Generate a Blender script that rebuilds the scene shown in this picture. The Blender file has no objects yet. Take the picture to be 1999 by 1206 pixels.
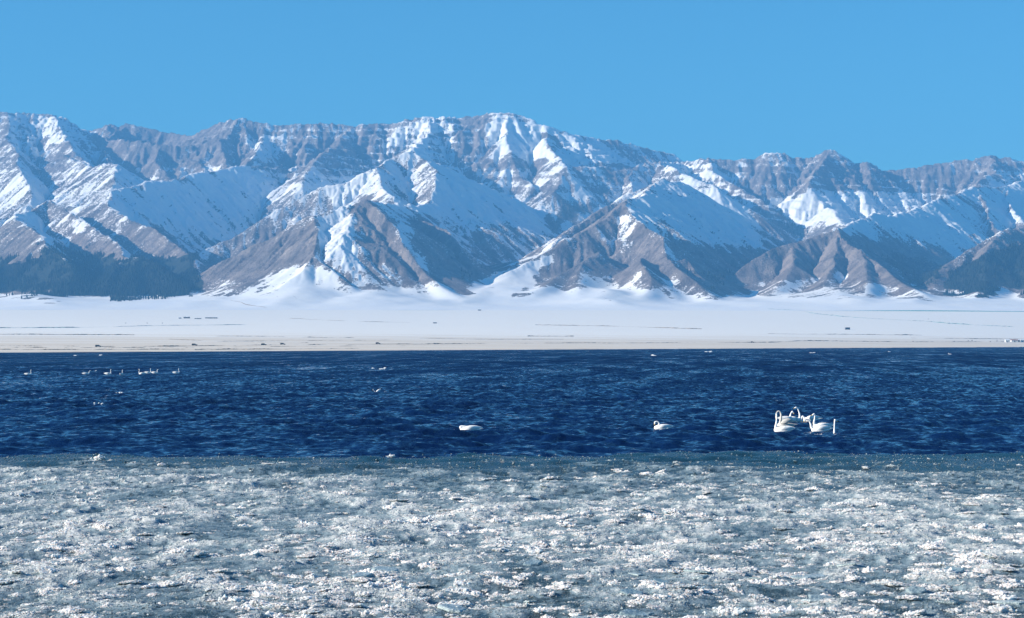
import bpy, math, random
import numpy as np
from mathutils import Vector

S = bpy.context.scene
COL = S.collection
R = math.radians

# ------------------------------------------------------------------ camera
CAM_H = 4.45           # eye height above the lake
FPX = 4000.0           # focal length in photograph pixels (1999 wide)
HOR = 670.0            # horizon row in the photograph
cam_d = bpy.data.cameras.new('camera')
cam = bpy.data.objects.new('camera', cam_d)
COL.objects.link(cam)
cam.location = (0, 0, CAM_H)
cam.rotation_euler = (R(90), 0, 0)
cam_d.sensor_width = 36.0
cam_d.lens = 36.0 * FPX / 1999.0
cam_d.shift_y = (HOR - 603.0) / 1999.0
cam_d.clip_start = 0.5
cam_d.clip_end = 60000
S.camera = cam

# ------------------------------------------------------------------ light
SUN_DIR = Vector((-0.92, -0.15, 0.385)).normalized()      # towards the sun
SUN_EL = math.asin(SUN_DIR.z)
SUN_AZ = math.atan2(SUN_DIR.x, SUN_DIR.y)
world = bpy.data.worlds.new('World')
S.world = world
world.use_nodes = True
wn, wl = world.node_tree.nodes, world.node_tree.links
bg = wn['Background']
sky = wn.new('ShaderNodeTexSky')
sky.sky_type = 'NISHITA'
sky.sun_disc = False
sky.sun_elevation = SUN_EL
sky.sun_rotation = SUN_AZ
sky.altitude = 3000
sky.air_density = 1.5
sky.dust_density = 1.2
sky.ozone_density = 8.0
mul = wn.new('ShaderNodeMix'); mul.data_type = 'RGBA'; mul.blend_type = 'MULTIPLY'
mul.inputs[0].default_value = 1.0
mul.inputs[7].default_value = (0.45, 0.93, 0.92, 1)
wl.new(sky.outputs[0], mul.inputs[6])
wl.new(mul.outputs[2], bg.inputs[0])
bg.inputs[1].default_value = 0.084

sun_d = bpy.data.lights.new('sun', 'SUN')
sun_d.energy = 5.0
sun_d.angle = R(0.5)
sun_d.color = (1.0, 0.90, 0.76)
sun = bpy.data.objects.new('sun', sun_d)
COL.objects.link(sun)
sun.rotation_euler = SUN_DIR.to_track_quat('Z', 'Y').to_euler()

S.view_settings.view_transform = 'Standard'
S.view_settings.look = 'None'
S.view_settings.gamma = 1.0
S.view_settings.use_curve_mapping = False
S.view_settings.exposure = 0.95
cy = S.cycles
cy.max_bounces = 6
cy.diffuse_bounces = 2
cy.glossy_bounces = 3
cy.transmission_bounces = 4
cy.volume_bounces = 0
cy.sample_clamp_indirect = 4.0
cy.sample_clamp_direct = 12.0
cy.use_denoising = True

# ------------------------------------------------------------------ helpers
def lerp(a, b, t): return a + (b - a) * t
def smooth(a, b, x):
    t = np.clip((x - a) / (b - a), 0, 1)
    return t * t * (3 - 2 * t)

_lat = {}
def lattice(seed):
    if seed not in _lat:
        _lat[seed] = np.random.default_rng(seed).random((256, 256)).astype(np.float32)
    return _lat[seed]
def vnoise(x, y, seed=0):
    """smooth value noise in 0..1 with a period of 256 cells"""
    g = lattice(seed)
    xf, yf = np.floor(x), np.floor(y)
    fx, fy = (x - xf).astype(np.float32), (y - yf).astype(np.float32)
    xi, yi = xf.astype(np.int64) & 255, yf.astype(np.int64) & 255
    x1, y1 = (xi + 1) & 255, (yi + 1) & 255
    fx = fx * fx * (3 - 2 * fx); fy = fy * fy * (3 - 2 * fy)
    a = g[yi, xi]; b = g[yi, x1]; c = g[y1, xi]; d = g[y1, x1]
    return (a + (b - a) * fx) * (1 - fy) + (c + (d - c) * fx) * fy
def fbm(x, y, seed=0, octs=4, gain=0.5, lac=2.03):
    t = 0; a = 1.0; n = 0
    for o in range(octs):
        t = t + a * vnoise(x + 17.3 * o, y + 9.1 * o, seed + o)
        n += a; a *= gain; x = x * lac; y = y * lac
    return t / n
def ridged(x, y, seed=0, octs=4, gain=0.5):
    t = 0; a = 1.0; n = 0
    for o in range(octs):
        t = t + a * (1 - np.abs(2 * vnoise(x + 31.7 * o, y + 5.3 * o, seed + o) - 1))
        n += a; a *= gain; x = x * 2.03; y = y * 2.03
    return t / n

def px_x(px, D): return (px - 999.5) / FPX * D
def px_z(py, D): return CAM_H + (HOR - py) / FPX * D

def tag(o, label=None, cat=None, group=None, kind=None):
    if label: o['label'] = label
    if cat: o['category'] = cat
    if group: o['group'] = group
    if kind: o['kind'] = kind
    return o

def link_mesh(name, verts, faces, mat, parent=None, smooth_=True):
    me = bpy.data.meshes.new(name)
    me.from_pydata([tuple(v) for v in verts], [], [tuple(f) for f in faces])
    if mat: me.materials.append(mat)
    if smooth_: me.polygons.foreach_set('use_smooth', [True] * len(me.polygons))
    me.update()
    o = bpy.data.objects.new(name, me)
    COL.objects.link(o)
    if parent: o.parent = parent
    return o

def grid_mesh(name, X, Y, Z, mat, attrs=None, keep=None):
    """big quad sheet from 2-D arrays; keep = mask of quads"""
    nr, nc = X.shape
    idx = np.arange(nr * nc).reshape(nr, nc)
    q = np.stack([idx[:-1, :-1], idx[:-1, 1:], idx[1:, 1:], idx[1:, :-1]], -1).reshape(-1, 4)
    if keep is not None: q = q[keep.ravel()]
    used = np.zeros(nr * nc, bool); used[q.ravel()] = True
    remap = np.cumsum(used) - 1
    q = remap[q]
    co = np.stack([X.ravel(), Y.ravel(), Z.ravel()], -1)[used]
    me = bpy.data.meshes.new(name)
    me.vertices.add(len(co)); me.vertices.foreach_set('co', co.astype(np.float32).ravel())
    me.loops.add(q.size); me.loops.foreach_set('vertex_index', q.astype(np.int32).ravel())
    me.polygons.add(len(q))
    me.polygons.foreach_set('loop_start', np.arange(0, q.size, 4, dtype=np.int32))
    me.polygons.foreach_set('use_smooth', np.ones(len(q), bool))
    for k, v in (attrs or {}).items():
        a = me.attributes.new(k, 'FLOAT', 'POINT')
        a.data.foreach_set('value', v.ravel()[used].astype(np.float32))
    me.materials.append(mat)
    me.update(calc_edges=True)
    me.validate()
    o = bpy.data.objects.new(name, me)
    COL.objects.link(o)
    return o

class Mat:
    """small node helper"""
    def __init__(s, name):
        s.m = bpy.data.materials.new(name); s.m.use_nodes = True
        s.n, s.l = s.m.node_tree.nodes, s.m.node_tree.links
        s.b = s.n['Principled BSDF']
    def node(s, t, **kw):
        n = s.n.new(t)
        for k, v in kw.items(): setattr(n, k, v)
        return n
    def put(s, inp, v):
        if hasattr(v, 'is_output') or isinstance(v, bpy.types.NodeSocket): s.l.new(v, inp)
        else: inp.default_value = v
    def attr(s, name): return s.node('ShaderNodeAttribute', attribute_name=name).outputs['Fac']
    def math(s, op, a, b=0.0, c=0.0, clamp=False):
        n = s.node('ShaderNodeMath', operation=op, use_clamp=clamp)
        s.put(n.inputs[0], a); s.put(n.inputs[1], b)
        if op in ('MULTIPLY_ADD', 'SMOOTH_MIN'): s.put(n.inputs[2], c)
        return n.outputs[0]
    def mix(s, f, a, b, blend='MIX'):
        n = s.node('ShaderNodeMix', data_type='RGBA', blend_type=blend)
        s.put(n.inputs[0], f); s.put(n.inputs[6], a); s.put(n.inputs[7], b)
        return n.outputs[2]
    def vmath(s, op, a, b=None, f=None):
        n = s.node('ShaderNodeVectorMath', operation=op)
        s.put(n.inputs[0], a)
        if b is not None: s.put(n.inputs[1], b)
        if f is not None: s.put(n.inputs['Scale'], f)
        return n.outputs[0]
    def ramp(s, v, lo, hi, a=0.0, b=1.0):
        n = s.node('ShaderNodeMapRange', interpolation_type='SMOOTHSTEP')
        s.put(n.inputs[0], v); s.put(n.inputs[1], lo); s.put(n.inputs[2], hi); s.put(n.inputs[3], a); s.put(n.inputs[4], b)
        return n.outputs[0]
    def pos(s): return s.node('ShaderNodeNewGeometry').outputs['Position']
    def xyz(s, v):
        n = s.node('ShaderNodeSeparateXYZ'); s.put(n.inputs[0], v); return n.outputs
    def scale(s, v, sc, rot=(0, 0, 0)):
        n = s.node('ShaderNodeMapping'); s.put(n.inputs[0], v); n.inputs[2].default_value = rot; n.inputs[3].default_value = sc
        return n.outputs[0]
    def noise(s, v, sc, det=4, rough=0.5, dist=0.0, col=False):
        n = s.node('ShaderNodeTexNoise'); s.put(n.inputs['Vector'], v)
        n.inputs['Scale'].default_value = sc; n.inputs['Detail'].default_value = det
        n.inputs['Roughness'].default_value = rough; n.inputs['Distortion'].default_value = dist
        return n.outputs['Color' if col else 'Fac']
    def voro(s, v, sc, feat='F1', out='Distance'):
        n = s.node('ShaderNodeTexVoronoi', feature=feat); s.put(n.inputs['Vector'], v); n.inputs['Scale'].default_value = sc
        return n.outputs[out]
    def bump(s, h, dist=1.0, strength=1.0, normal=None):
        n = s.node('ShaderNodeBump'); s.put(n.inputs['Height'], h)
        n.inputs['Distance'].default_value = dist; n.inputs['Strength'].default_value = strength
        if normal is not None: s.put(n.inputs['Normal'], normal)
        return n.outputs[0]
    def set(s, **kw):
        names = dict(color='Base Color', rough='Roughness', normal='Normal', ior='IOR', spec='Specular IOR Level',
                     trans='Transmission Weight', sss='Subsurface Weight', metal='Metallic')
        for k, v in kw.items(): s.put(s.b.inputs[names[k]], v)
        return s.m
# ------------------------------------------------------------------ terrain
def shore_D(u):
    """distance of the far shore along the ray with X = u*Y"""
    px = 999.5 + u * FPX
    row = 688.0 - 11.0 * px / 1999.0
    return CAM_H * FPX / (np.clip(row, 674, 690.5) - HOR)
def plain_z(u, D):
    Ds = shore_D(u)
    t = np.maximum(D - Ds, 0)
    zz = 0.35 * smooth(0, 15, t) + 96.0 * (t / np.maximum(5300 - Ds, 100)) ** 1.7 * 1.0
    # beyond the foot the fan keeps its slope
    zf = 96.35 + (D - 5300) * 0.055
    return np.where(D > 5300, zf, zz)

# ridge lines: (right-slope, left-slope) then points of photograph column, row and distance in metres;
# slopes are to the right / left of the line's direction
RID = []
def ridge(pts, sr=0.62, sl=0.62, near=0): RID.append((pts, sr, sl, near))
# main crest
ridge([(-140,235,9500),(0,215,9500),(20,213,9500),(55,218,9550),(98,214,9550),(125,225,9600),(140,242,9700),(165,252,9900)],.62,.7)
ridge([(150,254,9950),(180,252,10000),(200,243,10000),(215,238,10000),(222,239,10000),(228,248,10000),(245,238,10000),(290,245,10000),(330,255,9950),(380,263,9800),(400,248,9650),(430,238,9600),(470,227,9500),(520,236,9500),(570,240,9500),(620,235,9500),(680,240,9500),(720,236,9500),(790,232,9500),(840,226,9500),(900,222,9500),(960,217,9500),(990,216,9500),(1020,222,9500),(1060,238,9450),(1110,253,9450)],.62,.7)
ridge([(1110,253,9450),(1150,262,9550),(1200,270,9650),(1240,280,9700),(1280,290,9750),(1310,297,9800),(1335,311,9900)],.66,.7)
ridge([(1300,318,9900),(1340,311,9700),(1380,303,9500),(1410,308,9500),(1480,305,9500),(1505,295,9500),(1525,293,9500),(1545,298,9500),(1570,300,9500),(1600,297,9500),(1610,289,9450),(1618,288,9450),(1627,290,9450),(1650,305,9500),(1670,315,9500),(1690,312,9400),(1715,325,9500),(1745,325,9500),(1780,322,9500),(1850,312,9500),(1900,302,9500),(1935,297,9500),(1960,305,9500),(1999,312,9500),(2120,322,9500)],.7,.7)
# spurs of the main crest
ridge([(20,213,9500),(8,255,9250),(30,290,8950),(50,345,8450),(58,378,8150)],.65,.7)
ridge([(98,214,9550),(128,255,9250),(140,290,8950),(170,320,8700)],.7,.7)
ridge([(245,238,10000),(215,262,9700),(205,285,9400),(215,310,9000)],.8,.8)
ridge([(165,252,9900),(200,264,9500),(250,270,9350),(310,278,9300),(380,278,9300),(440,262,9300),(470,227,9500)],1.1,.6)
ridge([(310,278,9300),(300,310,9150),(330,335,9000)],.9,.8)
ridge([(380,278,9300),(385,310,9150),(400,325,9000)],.9,.8)
ridge([(430,262,9300),(440,300,9100),(450,322,8950)],.9,.8)
ridge([(520,236,9500),(510,275,9250),(490,300,9050),(475,318,8900)],.65,.7)
ridge([(680,240,9500),(665,275,9200),(620,300,8950),(600,330,8700),(590,355,8500)],.6,.65)
ridge([(840,226,9500),(835,255,9300),(815,280,9000),(800,293,8600)],.6,.6)
ridge([(990,216,9500),(985,260,9250),(1000,300,9000),(1015,340,8800),(1050,370,8600)],.6,.6)
ridge([(1060,238,9450),(1065,265,9250),(1085,300,8950),(1105,322,8750)],.65,.75)
ridge([(1335,311,9900),(1290,313,9050),(1240,322,8950),(1200,326,8900),(1150,322,8850),(1110,322,8800),(1090,345,8650),(1080,370,8500)],.62,.7)
ridge([(1240,322,8950),(1225,345,8800),(1235,375,8600)],.7,.7)
ridge([(1290,313,9050),(1330,330,8800),(1400,362,8600),(1480,410,8500),(1545,450,8500)],.66,.7)
ridge([(1380,303,9500),(1400,335,9250),(1450,365,9050),(1500,392,8900)],.66,.7)
ridge([(1618,288,9450),(1600,320,9250),(1580,350,9050)],.75,.75)
ridge([(1690,312,9400),(1700,340,9250)],.75,.8)
ridge([(1935,297,9500),(1940,330,9250),(1905,355,8800)],.6,.7)
ridge([(1618,403,8700),(1632,425,8400),(1650,440,8100)],.6,.5)
# left block
ridge([(120,300,8900),(170,322,8600),(225,317,8300),(218,345,8050),(222,372,7750)],.65,.6)
ridge([(222,372,7750),(250,362,7850),(290,352,8000),(350,347,8250),(370,338,8350),(430,328,8600),(480,320,8800),(540,322,9000),(590,345,9100)],.66,.6)
ridge([(222,372,7750),(205,393,7500),(235,415,7300),(270,432,7100),(303,445,6950),(345,475,6700),(372,500,6450)],.66,.75)
ridge([(205,393,7500),(165,400,7600),(125,398,7700)],.6,.6)
ridge([(95,387,7400),(130,407,7200),(165,432,7000),(200,452,6800),(228,470,6600),(243,500,6300),(225,525,6050),(205,548,5900)],.66,.75)
ridge([(95,387,7400),(60,408,7250),(20,416,7100),(0,422,7050),(-100,440,6900)],.6,.6)
ridge([(20,416,7100),(35,428,6850),(58,442,6650),(75,455,6500),(73,480,6350),(50,502,6250),(0,514,6200),(-100,525,6100)],.66,.55)
ridge([(75,455,6500),(105,490,6200),(150,530,5950)],.66,.6)
ridge([(243,500,6300),(272,500,6200),(262,525,6050),(240,548,5900)],.66,.6)
ridge([(272,500,6200),(310,520,6050),(350,555,5850)],.66,.5)
ridge([(400,512,6500),(345,537,6250),(300,560,6000)],.5,.5)
# second row, centre
ridge([(800,293,7700),(765,303,7650),(735,325,7480),(700,335,7450),(680,350,7400),(630,362,7350),(560,400,7250),(500,435,7150),(430,470,7050),(368,502,6950)],.62,.62)
ridge([(800,293,7700),(830,304,7760),(870,322,7860),(905,343,7960),(940,357,8060),(1000,384,8300),(1050,408,8500),(1092,432,8650)],.68,.6)
ridge([(815,297,7720),(838,312,7620),(855,330,7500),(850,360,7300),(845,385,7150),(812,396,7000),(770,396,6800),(740,392,6500),(715,387,6250)],.66,.62)
ridge([(855,330,7500),(880,345,7520),(940,372,7620),(985,398,7700),(1030,422,7800),(1068,445,7900)],.68,.75)
ridge([(735,325,7480),(745,350,7300),(765,380,7050)],.6,.7)
ridge([(795,424,6700),(830,427,6550),(865,445,6400),(885,470,6250),(900,492,6150)],.66,.75)
# front pyramid
ridge([(715,387,6250),(690,393,6230),(655,410,6180),(625,418,6140),(560,440,6120),(500,470,6100),(440,500,6080),(385,532,6050)],.62,.62,1)
ridge([(715,387,6250),(737,405,6180),(757,425,6110),(775,447,6040),(780,470,5970),(798,500,5880),(825,530,5780),(850,550,5700),(888,574,5600)],.72,.66,1)
ridge([(625,418,6140),(627,446,6020),(622,480,5900),(618,500,5830),(595,525,5730),(530,565,5600)],.62,.55,1)
ridge([(618,500,5830),(650,525,5730),(690,560,5600)],.6,.5,1)
ridge([(700,395,6215),(692,420,6120),(682,450,6000)],.5,.5,1)
# right pyramid
ridge([(1330,352,7500),(1292,346,7300),(1260,362,7150),(1235,372,7100),(1180,404,6950),(1120,442,6800),(1064,492,6600)],.62,.6,0)
ridge([(1275,355,7150),(1258,374,6900),(1228,394,6550),(1190,420,6450),(1140,448,6350),(1080,484,6230),(1020,512,6130),(960,538,6030),(905,560,5950)],.6,.6,1)
ridge([(1228,394,6550),(1237,420,6400),(1258,440,6280),(1284,460,6180),(1291,487,6060),(1312,507,5960),(1342,532,5830),(1366,556,5720),(1388,576,5630)],.7,.6,1)
ridge([(1165,488,6130),(1130,508,6000),(1090,535,5850),(1035,572,5680)],.6,.5,1)
ridge([(1130,508,6000),(1125,545,5800),(1130,575,5650)],.6,.5,1)
ridge([(1250,500,5980),(1262,535,5800),(1248,570,5650)],.6,.5,1)
ridge([(1258,374,6900),(1300,386,7000),(1345,425,7000),(1390,460,6950)],.66,.7)
ridge([(1330,352,7500),(1365,378,7550),(1405,403,7600),(1445,432,7650),(1490,462,7700),(1540,486,7750)],.66,.7)
ridge([(1237,420,6400),(1290,438,6500),(1330,458,6500),(1370,490,6400),(1400,518,6300)],.68,.75)
ridge([(1312,507,5960),(1335,500,6000),(1370,535,5900)],.66,.6)
# small right pyramid
ridge([(1635,443,6450),(1600,455,6410),(1560,468,6350),(1510,485,6290),(1460,511,6220),(1425,535,6150),(1393,574,6020)],.62,.62,1)
ridge([(1635,443,6450),(1650,465,6330),(1672,478,6240),(1690,492,6160),(1730,520,5980),(1765,545,5820),(1802,570,5650)],.72,.62,1)
ridge([(1640,458,6380),(1634,490,6210),(1618,530,6030),(1600,570,5830)],.6,.52,1)
ridge([(1556,480,6310),(1550,512,6160),(1528,545,6000),(1512,575,5830)],.6,.52,1)
ridge([(1680,485,6200),(1694,520,5980),(1700,565,5700)],.6,.52,1)
ridge([(1635,443,6450),(1650,440,6900),(1680,425,7150),(1710,413,7300),(1745,420,7480),(1800,400,7800),(1812,393,7850),(1860,375,8200),(1905,362,8500),(1950,362,8700),(1999,350,8900),(2120,340,9100)],.66,.6)
ridge([(1905,362,8500),(1925,400,8200),(1940,440,7900)],.66,.65)
ridge([(1960,362,8750),(1975,400,8400),(1990,430,8100)],.66,.65)
# right edge hill
ridge([(1940,455,6300),(1900,480,6220),(1862,508,6130),(1840,528,6080),(1831,572,5900)],.7,.65,1)
ridge([(1940,455,6300),(1962,446,6450),(1999,442,6550),(2120,430,6700)],.6,.6,1)
ridge([(1940,455,6300),(1928,505,6000),(1915,560,5750)],.66,.6,1)
ridge([(1975,444,6500),(1995,490,6200),(2005,540,5900)],.66,.6,1)
# broad snow fans at the valley mouths
ridge([(1064,494,6450),(1030,520,6250),(985,545,6000),(930,572,5750),(900,590,5500)],.20,.20)
ridge([(640,530,5850),(600,556,5650),(560,580,5450),(540,592,5300)],.20,.20)
ridge([(720,545,5750),(735,570,5550),(745,590,5350)],.16,.16)
ridge([(870,575,5800),(850,586,5550),(840,594,5350)],.12,.12)
ridge([(1180,560,5750),(1190,580,5550),(1200,593,5350)],.16,.16)
ridge([(1420,582,5900),(1440,592,5550)],.10,.10)
ridge([(1640,560,5850),(1660,580,5600),(1680,592,5400)],.14,.14)
ridge([(1805,566,5900),(1790,582,5600),(1780,593,5350)],.10,.10)
ridge([(60,572,5800),(90,585,5550),(110,594,5350)],.12,.12)
ridge([(430,575,5850),(440,588,5550)],.12,.12)
NCOL, NROW = 1060, 940
tu = np.linspace(-0.285, 0.285, NCOL)
tt = np.linspace(0, 1, NROW)
tD = 5050 + (10700 - 5050) * (0.75 * tt + 0.25 * tt * tt)
U, DD = np.meshgrid(tu, tD)
TX, TY = U * DD, DD.copy()

# gentle warp so that ridge lines wander instead of running dead straight
wx = TX + 34 * (fbm(TX / 190, TY / 190, 11, 3) - 0.5) * 2 * 0.7
wy = TY + 60 * (fbm(TX / 190, TY / 190, 21, 3) - 0.5) * 2 * 0.7

PL = plain_z(U, DD)
Z = np.full(TX.shape, -500.0)
near_w = np.zeros(TX.shape)
for pts, sr, sl, near in RID:
    P = [(px_x(a, d), float(d), px_z(b, d)) for a, b, d in pts]
    if near:                                       # let the ridge die out under the fan
        (xa_, ya_, za_), (xb_, yb_, zb_) = P[-2], P[-1]
        if zb_ < za_: P.append((xb_ + (xb_ - xa_) * 1.0, yb_ + (yb_ - ya_), zb_ - max(za_ - zb_, 40)))
    for (x0, y0, z0), (x1, y1, z1) in zip(P[:-1], P[1:]):
        rad = min((max(z0, z1) - 80) / (0.8 * min(sr, sl)) + 60, 1500 if sr > .3 else 600)
        xa, xb, ya, yb = min(x0, x1) - rad, max(x0, x1) + rad, min(y0, y1) - rad, max(y0, y1) + rad
        i0, i1 = np.searchsorted(tD, ya), np.searchsorted(tD, yb)
        if i1 <= i0: continue
        ymin_, ymax_ = tD[i0], tD[min(i1, NROW - 1)]
        ua = min(xa / ymin_, xa / ymax_); ub = max(xb / ymin_, xb / ymax_)
        j0, j1 = np.searchsorted(tu, ua), np.searchsorted(tu, ub)
        if j1 <= j0: continue
        X = wx[i0:i1, j0:j1]; Y = wy[i0:i1, j0:j1]
        dx, dy = x1 - x0, y1 - y0
        L2 = dx * dx + dy * dy
        t = np.clip(((X - x0) * dx + (Y - y0) * dy) / L2, 0, 1)
        ex = X - (x0 + t * dx); ey = Y - (y0 + t * dy)
        d = np.sqrt(ex * ex + ey * ey)
        side = (dx * ey - dy * ex) / (math.sqrt(L2) * (d + 1e-3))
        k = sr + (sl - sr) * (0.5 + 0.5 * np.clip(side * 3, -1, 1))
        prof = k * d * (1.12 - 0.30 * d / (d + 450))
        c = z0 + (z1 - z0) * t - prof
        sub = Z[i0:i1, j0:j1]
        np.maximum(sub, c, out=sub)
# soft foot where the flanks run out into the snow fans
kf = 20.0
hsm = np.clip(0.5 + 0.5 * (Z - PL) / kf, 0, 1)
Zb = PL + (Z - PL) * hsm + kf * hsm * (1 - hsm)
rel = np.maximum(Z - PL, 0)                       # height above the fan

# rough rock before the water works on it
rk = smooth(20, 200, rel)
Zb = Zb + rk * (16 * (fbm(TX / 150, TY / 150, 31, 4) - 0.5) + 12 * (ridged(TX / 60, TY / 75, 41, 3) - 0.6))

# --- stream erosion on a coarser grid
st = 3
zc = Zb[::st, ::st].copy()
xc, yc = TX[::st, ::st], TY[::st, ::st]
nr, nc = zc.shape
relc = rel[::st, ::st]
cell = np.gradient(xc, axis=1) * np.gradient(yc, axis=0)
offs = [(-1, 0), (1, 0), (0, -1), (0, 1), (-1, -1), (-1, 1), (1, -1), (1, 1)]
ii, jj = np.meshgrid(np.arange(nr), np.arange(nc), indexing='ij')
epx = 999.5 + FPX * U[::st, ::st]
EK = 0.022 + 0.012 * smooth(1360, 1440, epx) * (1 - smooth(7000, 7400, yc)) + 0.02 * smooth(8600, 9000, yc)
for it in range(14):
    best = np.zeros_like(zc); rec = (ii * nc + jj).copy()
    for di, dj in offs:
        ni, nj = np.clip(ii + di, 0, nr - 1), np.clip(jj + dj, 0, nc - 1)
        dist = np.hypot(xc[ni, nj] - xc, yc[ni, nj] - yc) + 1e-6
        s = (zc - zc[ni, nj]) / dist
        m = s > best
        best = np.where(m, s, best); rec = np.where(m, ni * nc + nj, rec)
    order = np.argsort(-zc.ravel(), kind='stable').tolist()
    A = cell.ravel().tolist(); rl = rec.ravel().tolist()
    for q in order:
        r_ = rl[q]
        if r_ != q: A[r_] += A[q]
    A = np.array(A).reshape(nr, nc)
    drop = EK * np.sqrt(np.minimum(A, 1.2e5)) * best * smooth(5, 60, relc)
    zrec = zc.ravel()[rec]
    drop = np.minimum(drop, 0.55 * np.maximum(zc - zrec, 0))
    zc = zc - np.minimum(drop, 6.0)
    # creep keeps the spurs from turning to needles
    lap = np.zeros_like(zc)
    lap[1:-1, 1:-1] = (zc[:-2, 1:-1] + zc[2:, 1:-1] + zc[1:-1, :-2] + zc[1:-1, 2:]) / 4 - zc[1:-1, 1:-1]
    zc = zc + 0.06 * lap
def upsample(a, shape):
    fi = np.linspace(0, (shape[0] - 1) / st, shape[0]); fj = np.linspace(0, (shape[1] - 1) / st, shape[1])
    def axis(a, f, n):
        i = np.clip(np.floor(f).astype(int), 0, n - 1); t = (f - i)[:, None]
        g = lambda k: a[np.clip(i + k, 0, n - 1)]
        p0, p1, p2, p3 = g(-1), g(0), g(1), g(2)
        return p1 + 0.5 * t * (p2 - p0 + t * (2 * p0 - 5 * p1 + 4 * p2 - p3 + t * (3 * (p1 - p2) + p3 - p0)))
    a = axis(a, fi, a.shape[0])
    return axis(a.T, fj, a.shape[1]).T
Zc0 = Zb[::st, ::st]
TZ = Zb + upsample(zc - Zc0, Zb.shape)
FLOW = upsample(np.log10(A + 1), Zb.shape)

# --- streaks that run down the slope: white noise smeared along the fall line
def bil(a, fi, fj):
    fi = np.clip(fi, 0, a.shape[0] - 1.001); fj = np.clip(fj, 0, a.shape[1] - 1.001)
    i, j = fi.astype(np.int32), fj.astype(np.int32); ti, tj = fi - i, fj - j
    return (a[i, j] * (1 - tj) + a[i, j + 1] * tj) * (1 - ti) + (a[i + 1, j] * (1 - tj) + a[i + 1, j + 1] * tj) * ti
dDi = np.gradient(tD)[:, None]; du = tu[1] - tu[0]
def slopes(z):
    zi = np.gradient(z, axis=0) / dDi
    zj = np.gradient(z, axis=1) / (du * DD)
    gx = zj
    gy = zi - U * zj
    return gx, gy
gx, gy = slopes(TZ)
gl = np.hypot(gx, gy) + 1e-4
ux, uy = gx / gl, gy / gl
vj = ((ux - U * uy) / DD / du).astype(np.float32); vi = (uy / dDi).astype(np.float32)
rng = np.random.default_rng(5)
def lic(noise_, steps, step):
    acc = noise_.copy(); w = 1.0
    for sgn in (1, -1):
        fi = np.arange(NROW, dtype=np.float32)[:, None] + np.zeros((1, NCOL), np.float32)
        fj = np.arange(NCOL, dtype=np.float32)[None, :] + np.zeros((NROW, 1), np.float32)
        for k in range(steps):
            a, b = bil(vi, fi, fj), bil(vj, fi, fj)
            fi = fi + sgn * step * a; fj = fj + sgn * step * b
            acc += bil(noise_, fi, fj); w += 1
    acc /= w
    acc = (acc - acc.mean()) / acc.std()
    return acc
n1 = fbm(TX / 9, TY / 9, 51, 2).astype(np.float32)
n2 = fbm(TX / 26, TY / 26, 61, 2).astype(np.float32)
L1 = lic(n1, 7, 8.0)
L2 = lic(n2, 8, 20.0)
steep = smooth(0.2, 0.5, gl)
TZ = TZ + rk * steep * (1.5 * np.clip(L1, -2, 2) + 2.0 * np.clip(L2, -2, 2))
# craggy crest of the far range and of the cliffs
hi = smooth(8500, 9200, TY) * smooth(520, 760, TZ)
dome = smooth(820, 900, 999.5 + FPX * U) * (1 - smooth(1060, 1120, 999.5 + FPX * U))
TZ = TZ + hi * (1 - 0.7 * dome) * (27 * (ridged(TX / 48, TY / 70, 71, 4, 0.62) - 0.62)) * (0.35 + 1.3 * fbm(TX / 300, TY / 300, 77, 2))
# wind-packed snow rounds everything off at the foot
zb_ = TZ.copy()
for _ in range(45):
    o = np.pad(zb_, 1, mode='edge')
    zb_ = (o[:-2, 1:-1] + o[2:, 1:-1] + o[1:-1, :-2] + o[1:-1, 2:]) / 4
TZ = lerp(TZ, zb_, (1 - smooth(22, 120, rel)) * smooth(5080, 5300, TY))
# bedded rock: level ribs and ledges on the far range
zz_ = TZ + 60 * (fbm(TX / 260, TY / 260, 161, 3) - 0.5) + 0.02 * TX
RIB = np.sin(zz_ * 6.283 / 33.0) + 0.5 * np.sin(zz_ * 6.283 / 14.0)
ribw = smooth(8500, 9000, TY) * smooth(0.3, 0.55, gl) * (0.3 + smooth(.35, .65, fbm(TX / 500, TY / 400, 165, 2)))
ribw = ribw * (0.30 + 0.70 * smooth(350, 600, 999.5 + FPX * U))
TZ = TZ + 3.6 * RIB * ribw
# small crags
crag = smooth(60, 160, rel) * smooth(0.25, 0.5, gl)
TZ = TZ + crag * (5.5 * (ridged(TX / 22, TY / 30, 141, 3, 0.6) - 0.62)) * (0.25 + 1.2 * fbm(TX / 160, TY / 200, 147, 2)) 
# snow-covered lumps and swales on the fans
foot = smooth(2, 30, rel + 12) * (1 - smooth(60, 160, rel))
out_ = smooth(5080, 5500, TY)
TZ = TZ + out_ * (1 - smooth(30, 120, rel)) * 16 * (fbm(TX / 420, TY / 300, 83, 3) - 0.42)
TZ = TZ + foot * out_ * 9 * (fbm(TX / 120, TY / 160, 81, 3) - 0.45)

gx, gy = slopes(TZ)
gl = np.hypot(gx, gy) + 1e-4
PX = 999.5 + FPX * U
PY = HOR - (TZ - CAM_H) * FPX / DD

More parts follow.
